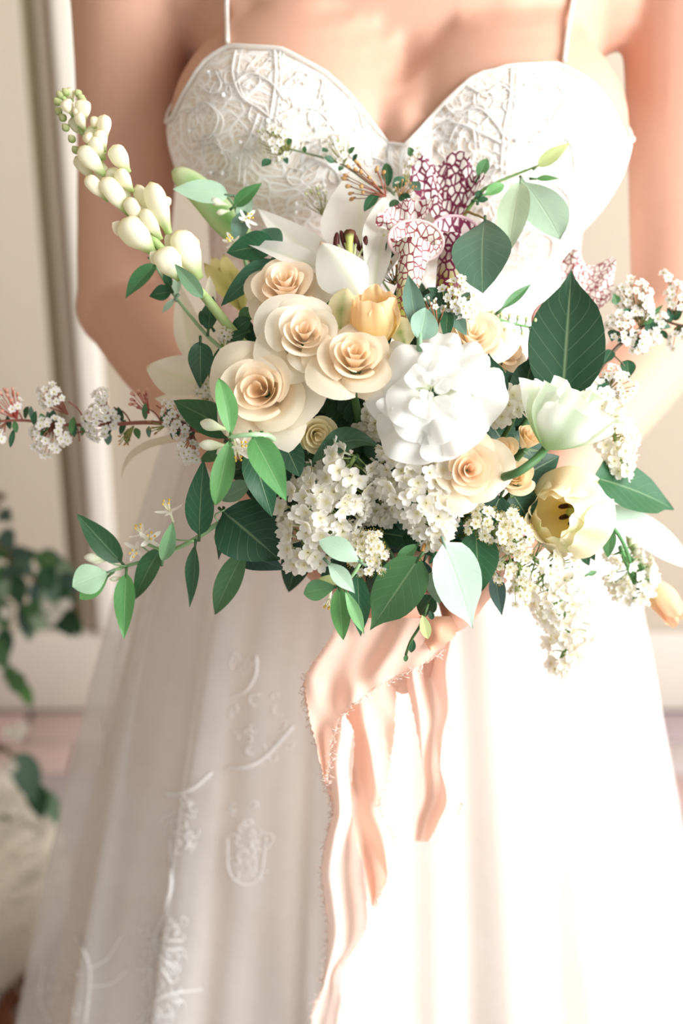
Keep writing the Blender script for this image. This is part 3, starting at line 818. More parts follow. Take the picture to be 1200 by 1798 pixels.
# ---- tuberose
def zb1(x, y): return 50 + x / 3, 100 + y / 3
t = thing('tuberose', 'tall tuberose spike of cream buds reaching up left over the arm', 'flower', B(345, 495, .01))
TD = .955
axis = [P(*zb1(170, 190), TD), P(*zb1(250, 330), TD), P(*zb1(380, 560), TD), P(*zb1(560, 830), TD), P(*zb1(760, 1080), TD - .005), P(*zb1(900, 1230), TD - .01), P(*zb1(1040, 1400), TD), GRIP + GA * .06, GRIP - GA * .05]
tube(t, axis, (.0016, .0038), lin((170, 192, 128)), seg=40)
random.seed(70)
TB = [(210, 160, 232, 232, 48), (182, 228, 236, 305, 56), (290, 222, 292, 335, 70), (225, 318, 292, 412, 58), (400, 302, 405, 440, 60), (350, 312, 352, 380, 40), (322, 362, 392, 512, 84), (372, 380, 402, 500, 50),
      (268, 474, 402, 622, 74), (246, 524, 345, 645, 52), (446, 464, 528, 606, 80), (470, 590, 550, 710, 62), (412, 588, 520, 740, 78), (390, 636, 532, 830, 80), (302, 628, 420, 755, 62), (572, 672, 650, 850, 62),
      (642, 658, 742, 930, 92), (492, 856, 660, 1030, 120), (778, 914, 900, 1170, 118), (735, 735, 730, 800, 34), (690, 1010, 800, 1170, 110), (355, 560, 450, 690, 60), (520, 740, 600, 880, 62), (330, 420, 400, 540, 58), (560, 780, 680, 960, 70), (260, 290, 300, 390, 46), (300, 400, 350, 480, 50), (440, 640, 560, 800, 58), (600, 800, 700, 960, 60), (250, 260, 270, 340, 40)]
for k, (x1, y1, x0, y0, wd) in enumerate(TB):
    f_ = -.006 if k % 3 else .004
    a, b = P(*zb1(x0, y0), TD + f_ + .004), P(*zb1(x1, y1), TD + f_ - .004)
    r = wd / 3 / 2 * PX(TD) * 1.22; n = 14
    q = catmull([a, a.lerp(b, .5) + TO * .002, b], n - 1)
    rr = [r * max(.08, (.34 + .66 * sstep(0, .55, i / (n - 1))) * (max(0, 1 - max(0, (i / (n - 1) - .68) / .32) ** 2.4)) ** .6) for i in range(n)]
    m = MB()
    cf = lambda u, v: mix(mix(lin((188, 208, 142)), lin((250, 246, 224)), sstep(.05, .45, v)), lin((234, 206, 150)), sstep(.9, 1, v) * .7)
    m.loft(q, [r_ for r_ in rr], 12, cf)
    for i_ in range(len(m.v)):         # three soft lobes along each bud
        j_ = i_ // 12; m.v[i_] = q[j_] + (m.v[i_] - q[j_]) * (1 + .12 * math.cos(3 * 2 * PI * (i_ % 12) / 12 + k))
    m.build('bud', M_PETAL, t)
    if k in (17, 18, 20):
        for s in (-1, 1):
            m = MB(); d_ = (b - a).normalized()
            blade(m, a.lerp(b, .45) + RT * s * r * .5, b + RT * s * r * .9 - d_ * r * .3, r * 1.1, TO, PROF['obov'], lin((248, 240, 214)), .1, .1)
            m.build('petal', M_PETAL, t)
for x, y in ((150, 180), (136, 216), (142, 266), (180, 165), (246, 172), (165, 300), (180, 352), (212, 412), (232, 470), (262, 196), (270, 210)):
    x, y = zb1(x, y); a = P(x + 10, y + 12, TD); b = P(x, y, TD - .003)
    m = MB(); m.loft(catmull([a, a.lerp(b, .5), b], 5), [.0012, .0022, .0026, .0024, .0017, .0005], 8, lambda u, v: mix(lin((160, 186, 116)), lin((230, 228, 180)), v)); m.build('bud', M_PETAL, t)
m = MB(); blade(m, P(*zb1(920, 1270), TD - .022), P(*zb1(770, 1090), TD - .018), 27 * PX(), TO, PROF['ovate'], mix(MID, PALE, .3), .3, .1); m.build('leaf', M_LEAF, t)

# wilted yellowish bloom
t = thing('wilted_flower', 'yellowish wilted bloom with brown rim beside the tuberose base', 'flower', B(425, 545, .03))
random.seed(72)
for (x1, y1, w_) in ((358, 462, 30), (372, 450, 32), (392, 446, 30), (410, 468, 28), (385, 470, 34), (425, 480, 24)):
    m = MB(); blade(m, B(428, 552, .035), B(x1, y1, .026 + random.uniform(-.01, .01)), w_ * PX(), TO, PROF['obov'], lambda u, v: mix(mix(lin((214, 208, 120)), lin((236, 226, 166)), v), lin((150, 110, 60)), sstep(.9, 1, v) * .7), .2, .1, wave=.06)
    m.build('petal', M_PETAL, t)
stem_to_grip(t, B(428, 552, .035), None, .002)

# ---- tulips
def tulip(label, base, axis, Lp, Rp, dz, petals, colf, seed, openw=.35, name='tulip', stem=True, group='tulips', wav=.05, centre=None):
    random.seed(seed); b = B(*base, dz); sc = PX(D(*base) + dz); A = CD(*axis); X, Y, Z = frame(A, UP); L_, R = Lp * sc, Rp * sc
    t = thing(name, label, 'flower', b, group)
    for i in range(petals):
        phi = i * 2 * PI / 3 + (.5 if (i // 3) % 2 else 0) * 2 * PI / 3 + random.uniform(-.15, .15)
        lay = i // 3; rr = R * (.78 + .14 * lay); ln = L_ * (1 - .05 * lay + random.uniform(-.06, .06)); op = openw * (.7 + .45 * lay) + random.uniform(-.1, .12)
        half = 1.02 - .08 * lay; p1 = random.uniform(0, 6); cs = random.random()
        def f(u, v):
            uu = (u - .5) * 2; vv = v * (1 - .20 * abs(uu) ** 2.6 * v)
            rho = rr * (math.sin(min(1, vv * 1.5) * PI / 2) ** .8) * (1 - (.30 - op) * sstep(.4, 1, vv)) + rr * op * vv ** 2 * .9
            a = phi + uu * half * (.35 + .65 * math.sin(PI * min(.6, .15 + v * .55)))
            wv = wav * R * v * v * math.sin(uu * 7 + p1)
            return b + (X * math.cos(a) + Y * math.sin(a)) * (rho + wv) + Z * (ln * vv - op * L_ * .28 * vv ** 3)
        m = MB(); m.grid(f, 12, 11, lambda u, v: colf(u, v, cs)); m.build('petal', M_PETAL, t)
    if centre:
        m = MB(); m.loft([b + A * L_ * .1, b + A * L_ * .45], [.0025, .003], 8, lin((170, 180, 90))); m.build('pistil', M_STEM, t)
        for k in range(6):
            a = k * PI / 3; d = X * math.cos(a) + Y * math.sin(a)
            m = MB(); m.loft(catmull([b + A * L_ * .08 + d * R * .1, b + A * L_ * .3 + d * R * .2, b + A * L_ * .5 + d * R * .22], 5), [.0008, .0008, .0015, .002, .0018, .0008], 6, lambda u, v: mix(lin((220, 190, 90)), lin((60, 30, 24)), sstep(.3, .5, v))); m.build('stamen', M_STEM, t)
    if stem: stem_to_grip(t, b, None, .003)
    return t
yel = lambda u, v, c: mix(mix(lin((252, 234, 150)), lin((254, 247, 218)), sstep(.05, .55, v)), lin((252, 218, 168)) if c > .5 else lin((208, 222, 150)), max(0, 1 - abs(u - .5) * 4.5) * .55 * sstep(.2, .6, v))
tulip('open pale yellow tulip at lower right with dark stamens in its cup', (1028, 893), (-.55, -.10, .83), 140, 88, .030, 9, yel, 81, -.10, centre=True, wav=.04)
org = lambda u, v, c: mix(mix(lin((253, 232, 150)), lin((253, 230, 186)), v), lin((250, 190, 146)), (.5 + .5 * math.sin(u * 40)) * .4 * v)
tulip('orange yellow tulip standing upright behind the white-edged rose', (664, 612), (-.10, .88, .45), 104, 50, .004, 6, org, 83, .06, wav=.07)
gw = lambda u, v, c: mix(lin((186, 214, 160)), lin((247, 250, 240)), sstep(.05, .6, v) * (.55 + .45 * min(1, abs(u - .5) * 4)))
t = tulip('greenish white ruffled tulip seen from behind on a bent stem', (958, 790), (.40, .82, .30), 124, 62, -.034, 9, gw, 85, .18, wav=.16, stem=False)
tube(t, [B(958, 788, -.030), B(942, 806, -.036), B(912, 828, -.034), B(884, 838, -.018), B(850, 850, .02), GRIP + GA * .03, GRIP - GA * .05], (.0026, .0026), lin((74, 112, 66)), seg=30, n=10)
pk = lambda u, v, c: mix(lin((250, 232, 190)), lin((248, 206, 170)), sstep(.3, .9, v))
t = tulip('peach tulip at the far right edge, head hanging down', (1138, 1010), (.50, -.80, .1), 100, 30, .030, 6, pk, 87, .04, stem=False)
tube(t, [B(1138, 1010, .030), B(1110, 960, .05), B(1060, 910, .10), GRIP + GA * .08, GRIP - GA * .05], (.0026, .003), lin((150, 178, 130)), seg=24)
leaf(t, 1040, 880, 1225, 1005, 58, lin((176, 200, 178)), .035, .05, 'lance', .25, .12, pet=False)
leaf(t, 1085, 960, 1172, 1065, 26, 'mid', .035, .03, 'lance', .3, -.12, pet=False)
# pale tulip petals beside the orange one
t = thing('tulip', 'cream tulip with green-striped petal beside the orange tulip', 'flower', B(620, 600, .0), 'tulips')
gs = lambda u, v: mix(lin((250, 240, 196)), lin((150, 186, 96)), max(0, 1 - abs(u - .38) * 5) * sstep(.95, .5, v) * (.7 + .3 * math.sin(v * 40)))
for (x0, y0, x1, y1, w_, d0, d1) in ((598, 600, 612, 500, 60, -.012, -.006), (640, 605, 640, 520, 56, .012, .014), (715, 612, 702, 555, 50, -.004, -.006)):
    m = MB(); blade(m, B(x0, y0, d0), B(x1, y1, d1), w_ * PX(), TO + UP * .1, PROF['obov'], gs, -.25, .12, 0, .02, 10, 10); m.build('petal', M_PETAL, t)
stem_to_grip(t, B(620, 600, .004), None, .003)
t = thing('tulip_leaf_stem', 'greyish stalk with two broad leaves in front of the pale pitcher', 'foliage', B(738, 610, -.02))
tube(t, [B(737, 548, -.024), B(737, 612, -.026), B(735, 680, .01), GRIP + GA * .05, GRIP - GA * .05], (.0016, .0022), lin((130, 164, 130)), seg=20)
leaf(t, 732, 585, 717, 482, 40, 'grey', -.026, -.026, 'lance', .35, .06, pet=False)
leaf(t, 737, 598, 748, 540, 52, mix(GREY, PALE, .35), -.028, -.03, 'ovate', .3, .12, .3, pet=False)

# ---- pitcher plants
def pitcher(label, base, mouth, rb, rm, dz, hood, mat, seed, tubecols, lipcol, hoodcol=(250, 246, 240), tilt=(.1, .25, .8), wide=.55, flute=0.):
    random.seed(seed)
    a, b = B(*base, dz + .012), B(*mouth, dz)
    t = thing('pitcher_plant', label, 'pitcher plant', a, 'pitcher plants')
    n = 18; mid = a.lerp(b, .5) - TO * .003; q = catmull([a, mid, b], n)
    rr = [(rb + (rm - rb) * (i / n) ** 1.5) * PX() for i in range(n + 1)]
    m = MB(); c1, c2 = lin(tubecols[0]), lin(tubecols[1])
    m.loft(q, rr, 20, lambda u, v: mix(c1, c2, sstep(.1, .75, v)), cap=False, hint=RT)
    m.build('pitcher_tube', mat, t)
    A = CD(*tilt); X, Y, Z = frame(A, RT); R = rr[-1]
    # flared, tilted lip joined to the tube
    m = MB(); X2, Y2, Z2 = frame((q[-1] - q[-2]).normalized(), RT)
    def lf(u, v):
        an = 2 * PI * u; s0 = q[-1] + X2 * (math.cos(an) * R) + Y2 * (math.sin(an) * R)
        k = 1.0 + .60 * v
        dn = (X * math.cos(an) + Y * math.sin(an) * wide * 1.5) * (R * k)
        return s0.lerp(b + (b - a).normalized() * R * .35 + dn - A * R * .12 * v * v, sstep(0, 1, v))
    m.grid(lf, 28, 6, c2, wrap=True); lip = m.build('pitcher_lip', mat, t)
    ring = [lf(i / 28, 1.0) for i in range(29)]
    m = MB(); m.loft(ring, .0011, 6, lin(lipcol), cap=False); m.build('rolled_rim', M_PETAL, lip)
    # ruffled hood behind the mouth
    h0 = B(*hood[0], dz + .016); h1 = B(*hood[1], dz + hood[3]); wd = hood[2] * PX()
    m = MB(); ax = (h1 - h0); L_ = ax.length; ax.normalize(); nn = (TO + UP * .1); nn = (nn - ax * nn.dot(ax)).normalized(); sd = ax.cross(nn)
    p1 = random.uniform(0, 6); L_ *= 1.0
    def hf(u, v):
        uu = (u - .5) * 2; an = uu * 1.75
        rad = v * (1 + .06 * math.cos(uu * 7 + p1)) * (1 - .10 * math.exp(-(uu * 4) ** 2))
        ru = (math.sin(uu * 8 + p1) * .12 + math.sin(uu * 15 - p1) * .05) * v * v
        return h0 + ax * (L_ * (.10 + .90 * rad * math.cos(an * .62)) * 1.0) + sd * (wd * .5 * rad * math.sin(an) * 1.05) + nn * (wd * (ru + .30 * v * v * (.4 + abs(uu) * .6) - .10 * (1 - v)))
    m.grid(hf, 40, 14, lin(hoodcol)); m.build('hood', mat, t)
    stem_to_grip(t, a, None, .0045, c1)
    return t
pitcher('pale white-netted pitcher plant at the front, tilted open mouth', (706, 565), (730, 430), 15, 31, -.004, ((724, 418), (702, 358), 100, .0), M_PITCH, 91, ((206, 206, 104), (246, 244, 230)), (248, 226, 224))
pitcher('burgundy-veined pitcher plant with tall ruffled hood behind the pale one', (784, 530), (800, 420), 22, 30, .012, ((790, 420), (780, 278), 124, .0), M_PITCH2, 93, ((188, 176, 70), (236, 222, 220)), (244, 214, 222))
pitcher('half-hidden pitcher plant behind the big dark leaf at right', (922, 690), (985, 575), 22, 36, .030, ((1000, 590), (1040, 458), 110, .026), M_PITCH, 95, ((196, 108, 84), (232, 190, 170)), (230, 180, 170))
# ------------------------------------------------------------------ foliage
random.seed(101)
t = thing('leafy_branch', 'salal branch with one very large dark leaf pointing up at right', 'foliage', B(980, 700, -.02), 'leafy branches')
tube(t, [B(985, 690, -.02), B(955, 705, -.004), B(915, 712, .004), B(860, 800, .04), GRIP + GA * .06, GRIP - GA * .05], (.0014, .0022), STEMG, seg=24)
leaf(t, 988, 706, 1004, 474, 136, 'deep', -.022, .0, 'acum', .22, .06, name='leaf')
leaf(t, 868, 708, 858, 620, 56, 'deep', -.006, -.004, 'acum', .22, .08)
leaf(t, 918, 708, 937, 622, 58, 'deep', .004, .004, 'acum', .22, .06)
leaf(t, 905, 712, 960, 722, 26, 'deep', .0, -.008, 'lance', .2, .1)
t = thing('leafy_branch', 'branch with a single pointed dark leaf sticking out at far right', 'foliage', B(1055, 845, .02), 'leafy branches')
leaf(t, 1042, 838, 1184, 895, 96, lin((50, 100, 62)), .02, .012, 'acum', .2, .08, nrm=TO + UP * .5)
leaf(t, 1010, 950, 1036, 994, 26, 'dark', .05, .045, 'ovate'); leaf(t, 1022, 945, 1046, 985, 22, 'dark', .05, .045, 'ovate')
tube(t, [B(1045, 840, .02), B(1010, 850, .07), B(900, 900, .11), GRIP + GA * .06, GRIP - GA * .05], (.0012, .002), STEMG, seg=20)
t = thing('lilac_twig', 'green lilac stem with small leaves arching to the far right panicle', 'foliage', B(1028, 905, .02))
tube(t, [GRIP - GA * .05, GRIP + GA * .05, B(900, 900, .12), B(980, 905, .10), B(1030, 905, .035), B(1075, 925, .018), B(1100, 965, .012), B(1112, 1010, .010)], (.0022, .0011), lin((84, 132, 80)), seg=30)
leaf(t, 1032, 908, 1025, 940, 24, 'dark', .02, .02, 'ovate'); leaf(t, 1055, 918, 1072, 928, 22, 'dark', .016, .01, 'ovate', roll=.5); leaf(t, 1060, 900, 1072, 878, 16, 'dark', .02, .02, 'lance')
leaf(t, 1070, 925, 1068, 980, 26, 'mid', .02, .02, 'ovate'); leaf(t, 1030, 1010, 1050, 1003, 10, 'mid', .02, .02, 'lance')
# upper right: round pale leaves
t = thing('leafy_branch', 'pale rounded leaves on a thin twig in front of the right cup', 'foliage', B(845, 340, .0), 'leafy branches')
tube(t, [B(948, 290, -.006), B(910, 305, -.004), B(870, 322, -.002), B(838, 345, .002), B(800, 420, .03), B(770, 600, .05), GRIP + GA * .05, GRIP - GA * .05], (.0007, .0020), lin((96, 128, 66)), seg=40)
leaf(t, 944, 292, 1002, 250, 24, 'ygreen', -.006, -.012, 'ovate', .2, .1, .3)
leaf(t, 918, 316, 985, 420, 82, lin((172, 198, 172)), -.006, -.02, 'obov', .12, .10)
leaf(t, 915, 318, 893, 446, 56, lin((184, 206, 176)), -.008, -.014, 'ellip', .3, .08, .2)
leaf(t, 940, 314, 984, 314, 12, 'bright', -.004, -.008, 'lance')
leaf(t, 852, 342, 886, 324, 22, 'bright', -.004, -.01, 'ellip'); leaf(t, 840, 312, 856, 278, 22, 'mid', .0, -.004, 'ellip'); leaf(t, 840, 350, 842, 334, 14, 'dark', .0, -.004, 'ellip'); leaf(t, 838, 352, 858, 350, 12, 'dark', .0, -.004, 'ellip')
t = thing('leafy_branch', 'big grey-green teardrop leaf hanging right of the pitchers', 'foliage', B(820, 375, .0), 'leafy branches')
tube(t, [B(852, 384, -.006), B(835, 377, -.002), B(815, 378, .006), B(800, 450, .03), B(775, 620, .05), GRIP + GA * .05, GRIP - GA * .05], (.0007, .0018), lin((136, 116, 70)), seg=30)
leaf(t, 852, 386, 848, 514, 104, lin((92, 128, 106)), -.006, -.016, 'obov', .2, .16, .1)
leaf(t, 822, 470, 845, 480, 18, 'mid', .01, .004, 'ovate'); leaf(t, 830, 450, 820, 492, 14, 'bright', .012, .01, 'lance')
t = thing('leafy_branch', 'thin budding sprig with one slender pale leaf above the peach rose', 'foliage', B(850, 558, .0), 'leafy branches')
tube(t, [B(948, 578, .0), B(900, 568, .002), B(850, 558, .004), B(820, 600, .05), GRIP + GA * .05, GRIP - GA * .05], (.0006, .0016), lin((110, 150, 96)), seg=24)
tube(t, [B(862, 560, .004), B(880, 545, .002), B(886, 540, .0)], (.0006, .0005), lin((110, 150, 96)))
leaf(t, 880, 544, 934, 498, 17, 'mid', .0, -.006, 'lance', .3, .05)
for k in range(12):
    x = 862 + k * 7.5; y = 562 + k * 1.4; s = -1 if k % 2 else 1
    a, b = B(x, y, .002), B(x + 3, y - 12 * s, .0)
    tube(t, [a, b], (.0004, .0004), lin((110, 150, 96)), name='pedicel', n=4, seg=2)
    put('flower_bud', BUDG, t, b, (b - a).normalized(), .0024, 0)

# bottom leaves
t = thing('leafy_branch', 'mid green serrated leaf pointing down left below the central panicle', 'foliage', B(745, 960, -.01), 'leafy branches')
tube(t, [B(737, 985, -.012), B(746, 955, -.004), B(750, 930, .03), GRIP + GA * .04, GRIP - GA * .05], (.0010, .0018), lin((176, 130, 70)), seg=20)
leaf(t, 738, 978, 650, 1107, 88, 'mid', -.012, -.012, 'acum', .15, .06, wave=.02)
leaf(t, 760, 1045, 738, 1080, 40, 'dark', .012, .014, 'ovate')
t = thing('leafy_branch', 'silvery pale torn leaf hanging beside the serrated green one', 'foliage', B(778, 950, -.01), 'leafy branches')
tube(t, [B(780, 955, -.014), B(768, 940, -.004), B(760, 920, .03), GRIP + GA * .04, GRIP - GA * .05], (.0010, .0018), lin((176, 150, 100)), seg=20)
leaf(t, 779, 952, 830, 1104, 90, lin((182, 204, 186)), -.014, -.016, 'acum', .12, .08, wave=.02)
leaf(t, 766, 1000, 772, 1060, 40, lin((124, 154, 126)), .006, .004, 'ovate')
t = thing('leafy_branch', 'glossy dark broad leaves hanging behind the silvery leaf', 'foliage', B(835, 930, .02), 'leafy branches')
leaf(t, 836, 928, 842, 1042, 74, lin((52, 98, 62)), .012, .012, 'ovate', .2, .1)
leaf(t, 830, 960, 825, 1048, 60, 'slate', .035, .03, 'ovate'); leaf(t, 868, 1000, 882, 1082, 30, 'slate', .03, .03, 'lance', .3, -.1)
leaf(t, 880, 870, 850, 935, 70, 'deep', .03, .03, 'ovate'); leaf(t, 900, 865, 930, 915, 66, 'deep', .028, .03, 'ovate')
tube(t, [B(836, 930, .014), B(810, 930, .04), GRIP + GA * .05, GRIP - GA * .05], (.0012, .002), STEMG, seg=16)
t = thing('leafy_branch', 'narrow dark leaves in the shade under the two lilac panicles', 'foliage', B(660, 930, .03), 'leafy branches')
leaf(t, 652, 975, 690, 1062, 28, 'dark', .01, .01, 'lance'); leaf(t, 628, 1000, 634, 1118, 40, 'dark', -.008, -.01, 'lance', .25, .06)
leaf(t, 735, 955, 690, 995, 24, 'mid', -.004, -.008, 'lance', .4, .1); leaf(t, 640, 935, 740, 950, 70, 'deep', .028, .03, 'ellip', nrm=TO + UP)
leaf(t, 650, 990, 700, 1020, 46, 'slate', .03, .03, 'ovate'); leaf(t, 700, 960, 680, 1010, 50, 'slate', .036, .03, 'ovate'); leaf(t, 745, 985, 735, 1010, 40, 'slate', .03, .03, 'ovate')
leaf(t, 545, 815, 670, 790, 56, lin((70, 110, 82)), .0, .02, 'lance', .35, .25, ctrl=B(620, 745, .0), nrm=TO + UP * .8)
leaf(t, 690, 800, 650, 840, 50, 'deep', .045, .045, 'ovate'); leaf(t, 700, 870, 715, 940, 46, 'deep', .035, .035, 'ovate')
tube(t, [B(660, 930, .03), B(690, 980, .045), GRIP + GA * .03, GRIP - GA * .05], (.0014, .002), STEMG, seg=16)

def honey(t, cx, cy, d, dz, sc=1.0, n=5, seed=0, ln=24):
    random.seed(seed); c = B(cx, cy, dz); D_ = CD(*d); X, Y, Z = frame(D_, TO); s = PX() * sc
    b0 = c - D_ * ln * s * .8
    m = MB(); m.loft([b0, c - D_ * ln * .3 * s, c], [.0007, .0009, .0014], 7, lin((240, 240, 214)), cap=False)
    fl = m.build('honeysuckle_flower', M_PETAL, t)
    for k in range(n):
        a = k * 2 * PI / n + random.uniform(-.3, .3); o = X * math.cos(a) + Y * math.sin(a)
        m = MB(); blade(m, c, c + (o * .9 + D_ * .35).normalized() * ln * s * random.uniform(.85, 1.15), 7.5 * s, D_ + o * .01, PROF['strap'], lin((252, 250, 240)), .2, -.15, nu=4, nv=6); m.build('petal', M_PETAL, fl)
    for k in range(4):
        a = k * PI / 2 + .6; o = X * math.cos(a) + Y * math.sin(a); e = c + (o * .35 + D_).normalized() * ln * s * .75
        m = MB(); m.loft([c, e], [.0003, .0003], 4, lin((246, 240, 200))); m.ball(e, .0008, lin((232, 190, 70)), 6, 4); m.build('stamen', M_STEM, fl)
    return b0
def hbud(t, cx, cy, d, dz, ln=28, r=6):
    c = B(cx, cy, dz); D_ = CD(*d); s = PX(); q = [c - D_ * ln * s * .5 + D_ * (ln * s * i / 7) for i in range(8)]
    m = MB(); m.loft(q, [s * r * k for k in (.15, .35, .5, .75, .95, 1, .8, .2)], 8, lambda u, v: mix(lin((214, 226, 180)), lin((250, 248, 236)), v)); m.build('flower_bud', M_PETAL, t)

# left trailing vine
t = thing('honeysuckle_vine', 'honeysuckle vine trailing out to the lower left, pale leaf at tip', 'foliage', B(440, 895, .0), 'honeysuckle vines')
SV = lin((136, 172, 122))
tube(t, [B(195, 1003, -.03), B(222, 994, -.03), B(280, 976, -.026), B(340, 948, -.018), B(390, 915, -.006), B(445, 890, .02), B(560, 930, .06), GRIP + GA * .02, GRIP - GA * .05], (.0010, .0024), SV, seg=44)
leaf(t, 350, 940, 358, 806, 52, 'dark', -.018, -.024, 'ovate', .25, .1); leaf(t, 343, 955, 333, 1066, 30, lin((60, 104, 74)), -.018, -.016, 'lance', .45, -.08, .35)
leaf(t, 283, 962, 238, 1052, 40, lin((58, 104, 62)), -.026, -.026, 'ovate', .3, .12, .2); leaf(t, 286, 985, 303, 917, 26, lin((118, 164, 118)), -.03, -.034, 'ellip', .5, .12, .4)
leaf(t, 214, 988, 135, 902, 44, lin((52, 96, 58)), -.03, -.036, 'ovate', .25, .06); leaf(t, 192, 1004, 127, 1030, 56, lin((160, 192, 160)), -.032, -.04, 'obov', .15, .12)
leaf(t, 222, 1006, 218, 1122, 38, lin((84, 140, 78)), -.032, -.036, 'ovate', .3, .06); leaf(t, 192, 1010, 140, 1052, 34, 'bright', -.026, -.030, 'obov', .15, .12)
for a in ((250, 938, (-.3, .7, .5), -.034, 1.1), (262, 948, (.3, .4, .8), -.036, 1.1), (240, 965, (-.2, -.3, .8), -.034, 1.1), (298, 898, (-.2, .7, .5), -.032, 1.25)):
    b0 = honey(t, a[0], a[1], a[2], a[3], a[4], 4, int(a[0]))
    tube(t, [b0, B((a[0] + 280) / 2 + 15, (a[1] + 975) / 2 + 8, -.026), B(278 + (a[0] > 280) * 62, 976 - (a[0] > 280) * 26, -.026)], (.0005, .0006), SV, name='pedicel', n=5)
hbud(t, 168, 980, (-.98, .1, .1), -.034, 42, 9); hbud(t, 176, 984, (-.98, -.1, .1), -.032, 38, 7); hbud(t, 205, 1016, (-.9, -.1, .1), -.03, 26, 5)
for p in (((190, 986), (205, 992), (222, 994)),): tube(t, [B(x, y, -.032) for x, y in p], (.0005, .0006), SV, name='pedicel', n=5)
tube(t, [B(385, 918, -.008), B(378, 905, -.012), B(395, 895, -.01)], (.0006, .0005), SV, name='pedicel')
leaf(t, 392, 900, 384, 984, 18, 'dark', .0, .0, 'lance', .3)

t = thing('leafy_branch', 'broad dark green leaf over slate leaf left of the biggest lilac', 'foliage', B(385, 900, .0), 'leafy branches')
leaf(t, 392, 898, 492, 984, 118, 'deep', -.004, -.002, 'ovate', .15, .10); leaf(t, 410, 965, 500, 1000, 50, 'slate', .02, .02, 'ovate')
leaf(t, 430, 968, 377, 1080, 46, lin((78, 122, 80)), .002, .004, 'ovate', .25, .12, .1)
leaf(t, 470, 900, 490, 960, 60, 'deep', .03, .03, 'ovate')
tube(t, [B(392, 898, -.004), B(450, 930, .03), B(560, 990, .06), GRIP, GRIP - GA * .05], (.0013, .002), STEMG, seg=20)

# the sprig in front of the large rose
t = thing('honeysuckle_vine', 'bright green honeysuckle sprig in front of the large left rose', 'foliage', B(410, 768, -.04), 'honeysuckle vines')
tube(t, [B(402, 768, -.05), B(430, 764, -.048), B(458, 764, -.040), B(485, 775, -.01), B(560, 860, .05), GRIP + GA * .02, GRIP - GA * .05], (.0013, .0022), lin((170, 206, 160)), seg=30)
leaf(t, 405, 764, 384, 664, 38, 'bright', -.05, -.056, 'ellip', .4, .14, .2, nrm=TO + RT * .2); leaf(t, 404, 772, 378, 888, 40, 'bright', -.05, -.054, 'ellip', .35, .12, -.2)
leaf(t, 444, 766, 503, 880, 56, lin((92, 150, 88)), -.044, -.048, 'ovate', .25, .14); leaf(t, 462, 768, 478, 835, 24, 'mid', -.03, -.024, 'lance')
hbud(t, 375, 748, (-.95, .25, .2), -.046, 46, 11); hbud(t, 376, 782, (-.97, .05, .2), -.046, 50, 10); hbud(t, 396, 790, (-.6, -.3, .3), -.04, 34, 8)
honey(t, 415, 790, (.2, -.75, .5), -.044, 1.1, 5, 5); honey(t, 425, 782, (.3, .1, .9), -.03, .8, 5, 6)
t = thing('leafy_branch', 'dark oval leaves tucked under the large left rose', 'foliage', B(420, 760, -.01), 'leafy branches')
leaf(t, 418, 765, 305, 704, 60, lin((52, 98, 60)), -.01, -.016, 'ovate', .2, .1); leaf(t, 435, 755, 400, 730, 30, 'dark', -.01, -.01, 'ovate')
leaf(t, 440, 785, 478, 908, 58, 'dark', -.016, -.016, 'ovate', .2, .1); leaf(t, 490, 760, 527, 838, 50, 'deep', -.006, -.012, 'ellip', .2, .1)
leaf(t, 440, 850, 390, 880, 36, lin((112, 150, 118)), -.01, -.01, 'ovate', .3, .1); leaf(t, 400, 790, 350, 810, 26, 'mid', .01, .01, 'ovate')
leaf(t, 470, 790, 510, 850, 54, 'deep', .012, .012, 'ovate'); leaf(t, 450, 860, 480, 920, 44, 'deep', .02, .02, 'ovate'); leaf(t, 405, 800, 375, 850, 36, 'deep', .03, .02, 'ovate')
tube(t, [B(430, 770, -.006), B(480, 830, .02), B(580, 930, .06), GRIP, GRIP - GA * .05], (.0013, .002), STEMG, seg=20)

# upper-left sprigs
t = thing('honeysuckle_vine', 'honeysuckle sprig lying over the green lily bud', 'foliage', B(410, 350, .0), 'honeysuckle vines')
tube(t, [B(398, 344, -.004), B(412, 362, -.002), B(420, 395, .0), B(425, 430, .006), B(450, 520, .04), B(560, 800, .08), GRIP + GA * .02, GRIP - GA * .05], (.0008, .0018), SV, seg=40)
leaf(t, 402, 343, 303, 332, 46, 'pale', -.008, -.012, 'ovate', .15, .06, wave=.02); leaf(t, 412, 362, 460, 321, 26, lin((76, 126, 74)), -.008, -.014, 'ovate', .3, .1, .2)
leaf(t, 420, 400, 440, 340, 28, 'pale', .0, .0, 'ellip'); leaf(t, 420, 430, 428, 370, 34, 'grey', -.006, -.006, 'ellip', .35, .1)
hbud(t, 385, 356, (-.9, .2, .3), -.01, 34, 8); hbud(t, 392, 372, (-.9, -.2, .3), -.01, 26, 6)
honey(t, 432, 385, (.5, .2, .7), -.012, .95, 5, 3); honey(t, 410, 425, (-.4, .3, .8), -.012, .9, 5, 4)
t = thing('leafy_branch', 'dark eucalyptus leaves stacked left of the topmost blush rose', 'foliage', B(440, 450, .0), 'leafy branches')
leaf(t, 484, 430, 398, 444, 56, 'dark', -.004, -.012, 'ovate', .25, .1); leaf(t, 488, 448, 462, 402, 50, lin((82, 124, 100)), .0, -.004, 'ellip', .3, .1)
leaf(t, 478, 455, 388, 538, 40, lin((54, 98, 72)), .0, .002, 'ovate', .3, .1); leaf(t, 440, 560, 400, 590, 30, 'dark', .01, .01, 'ovate'); leaf(t, 430, 585, 398, 600, 22, 'dark', .01, .0, 'ovate')
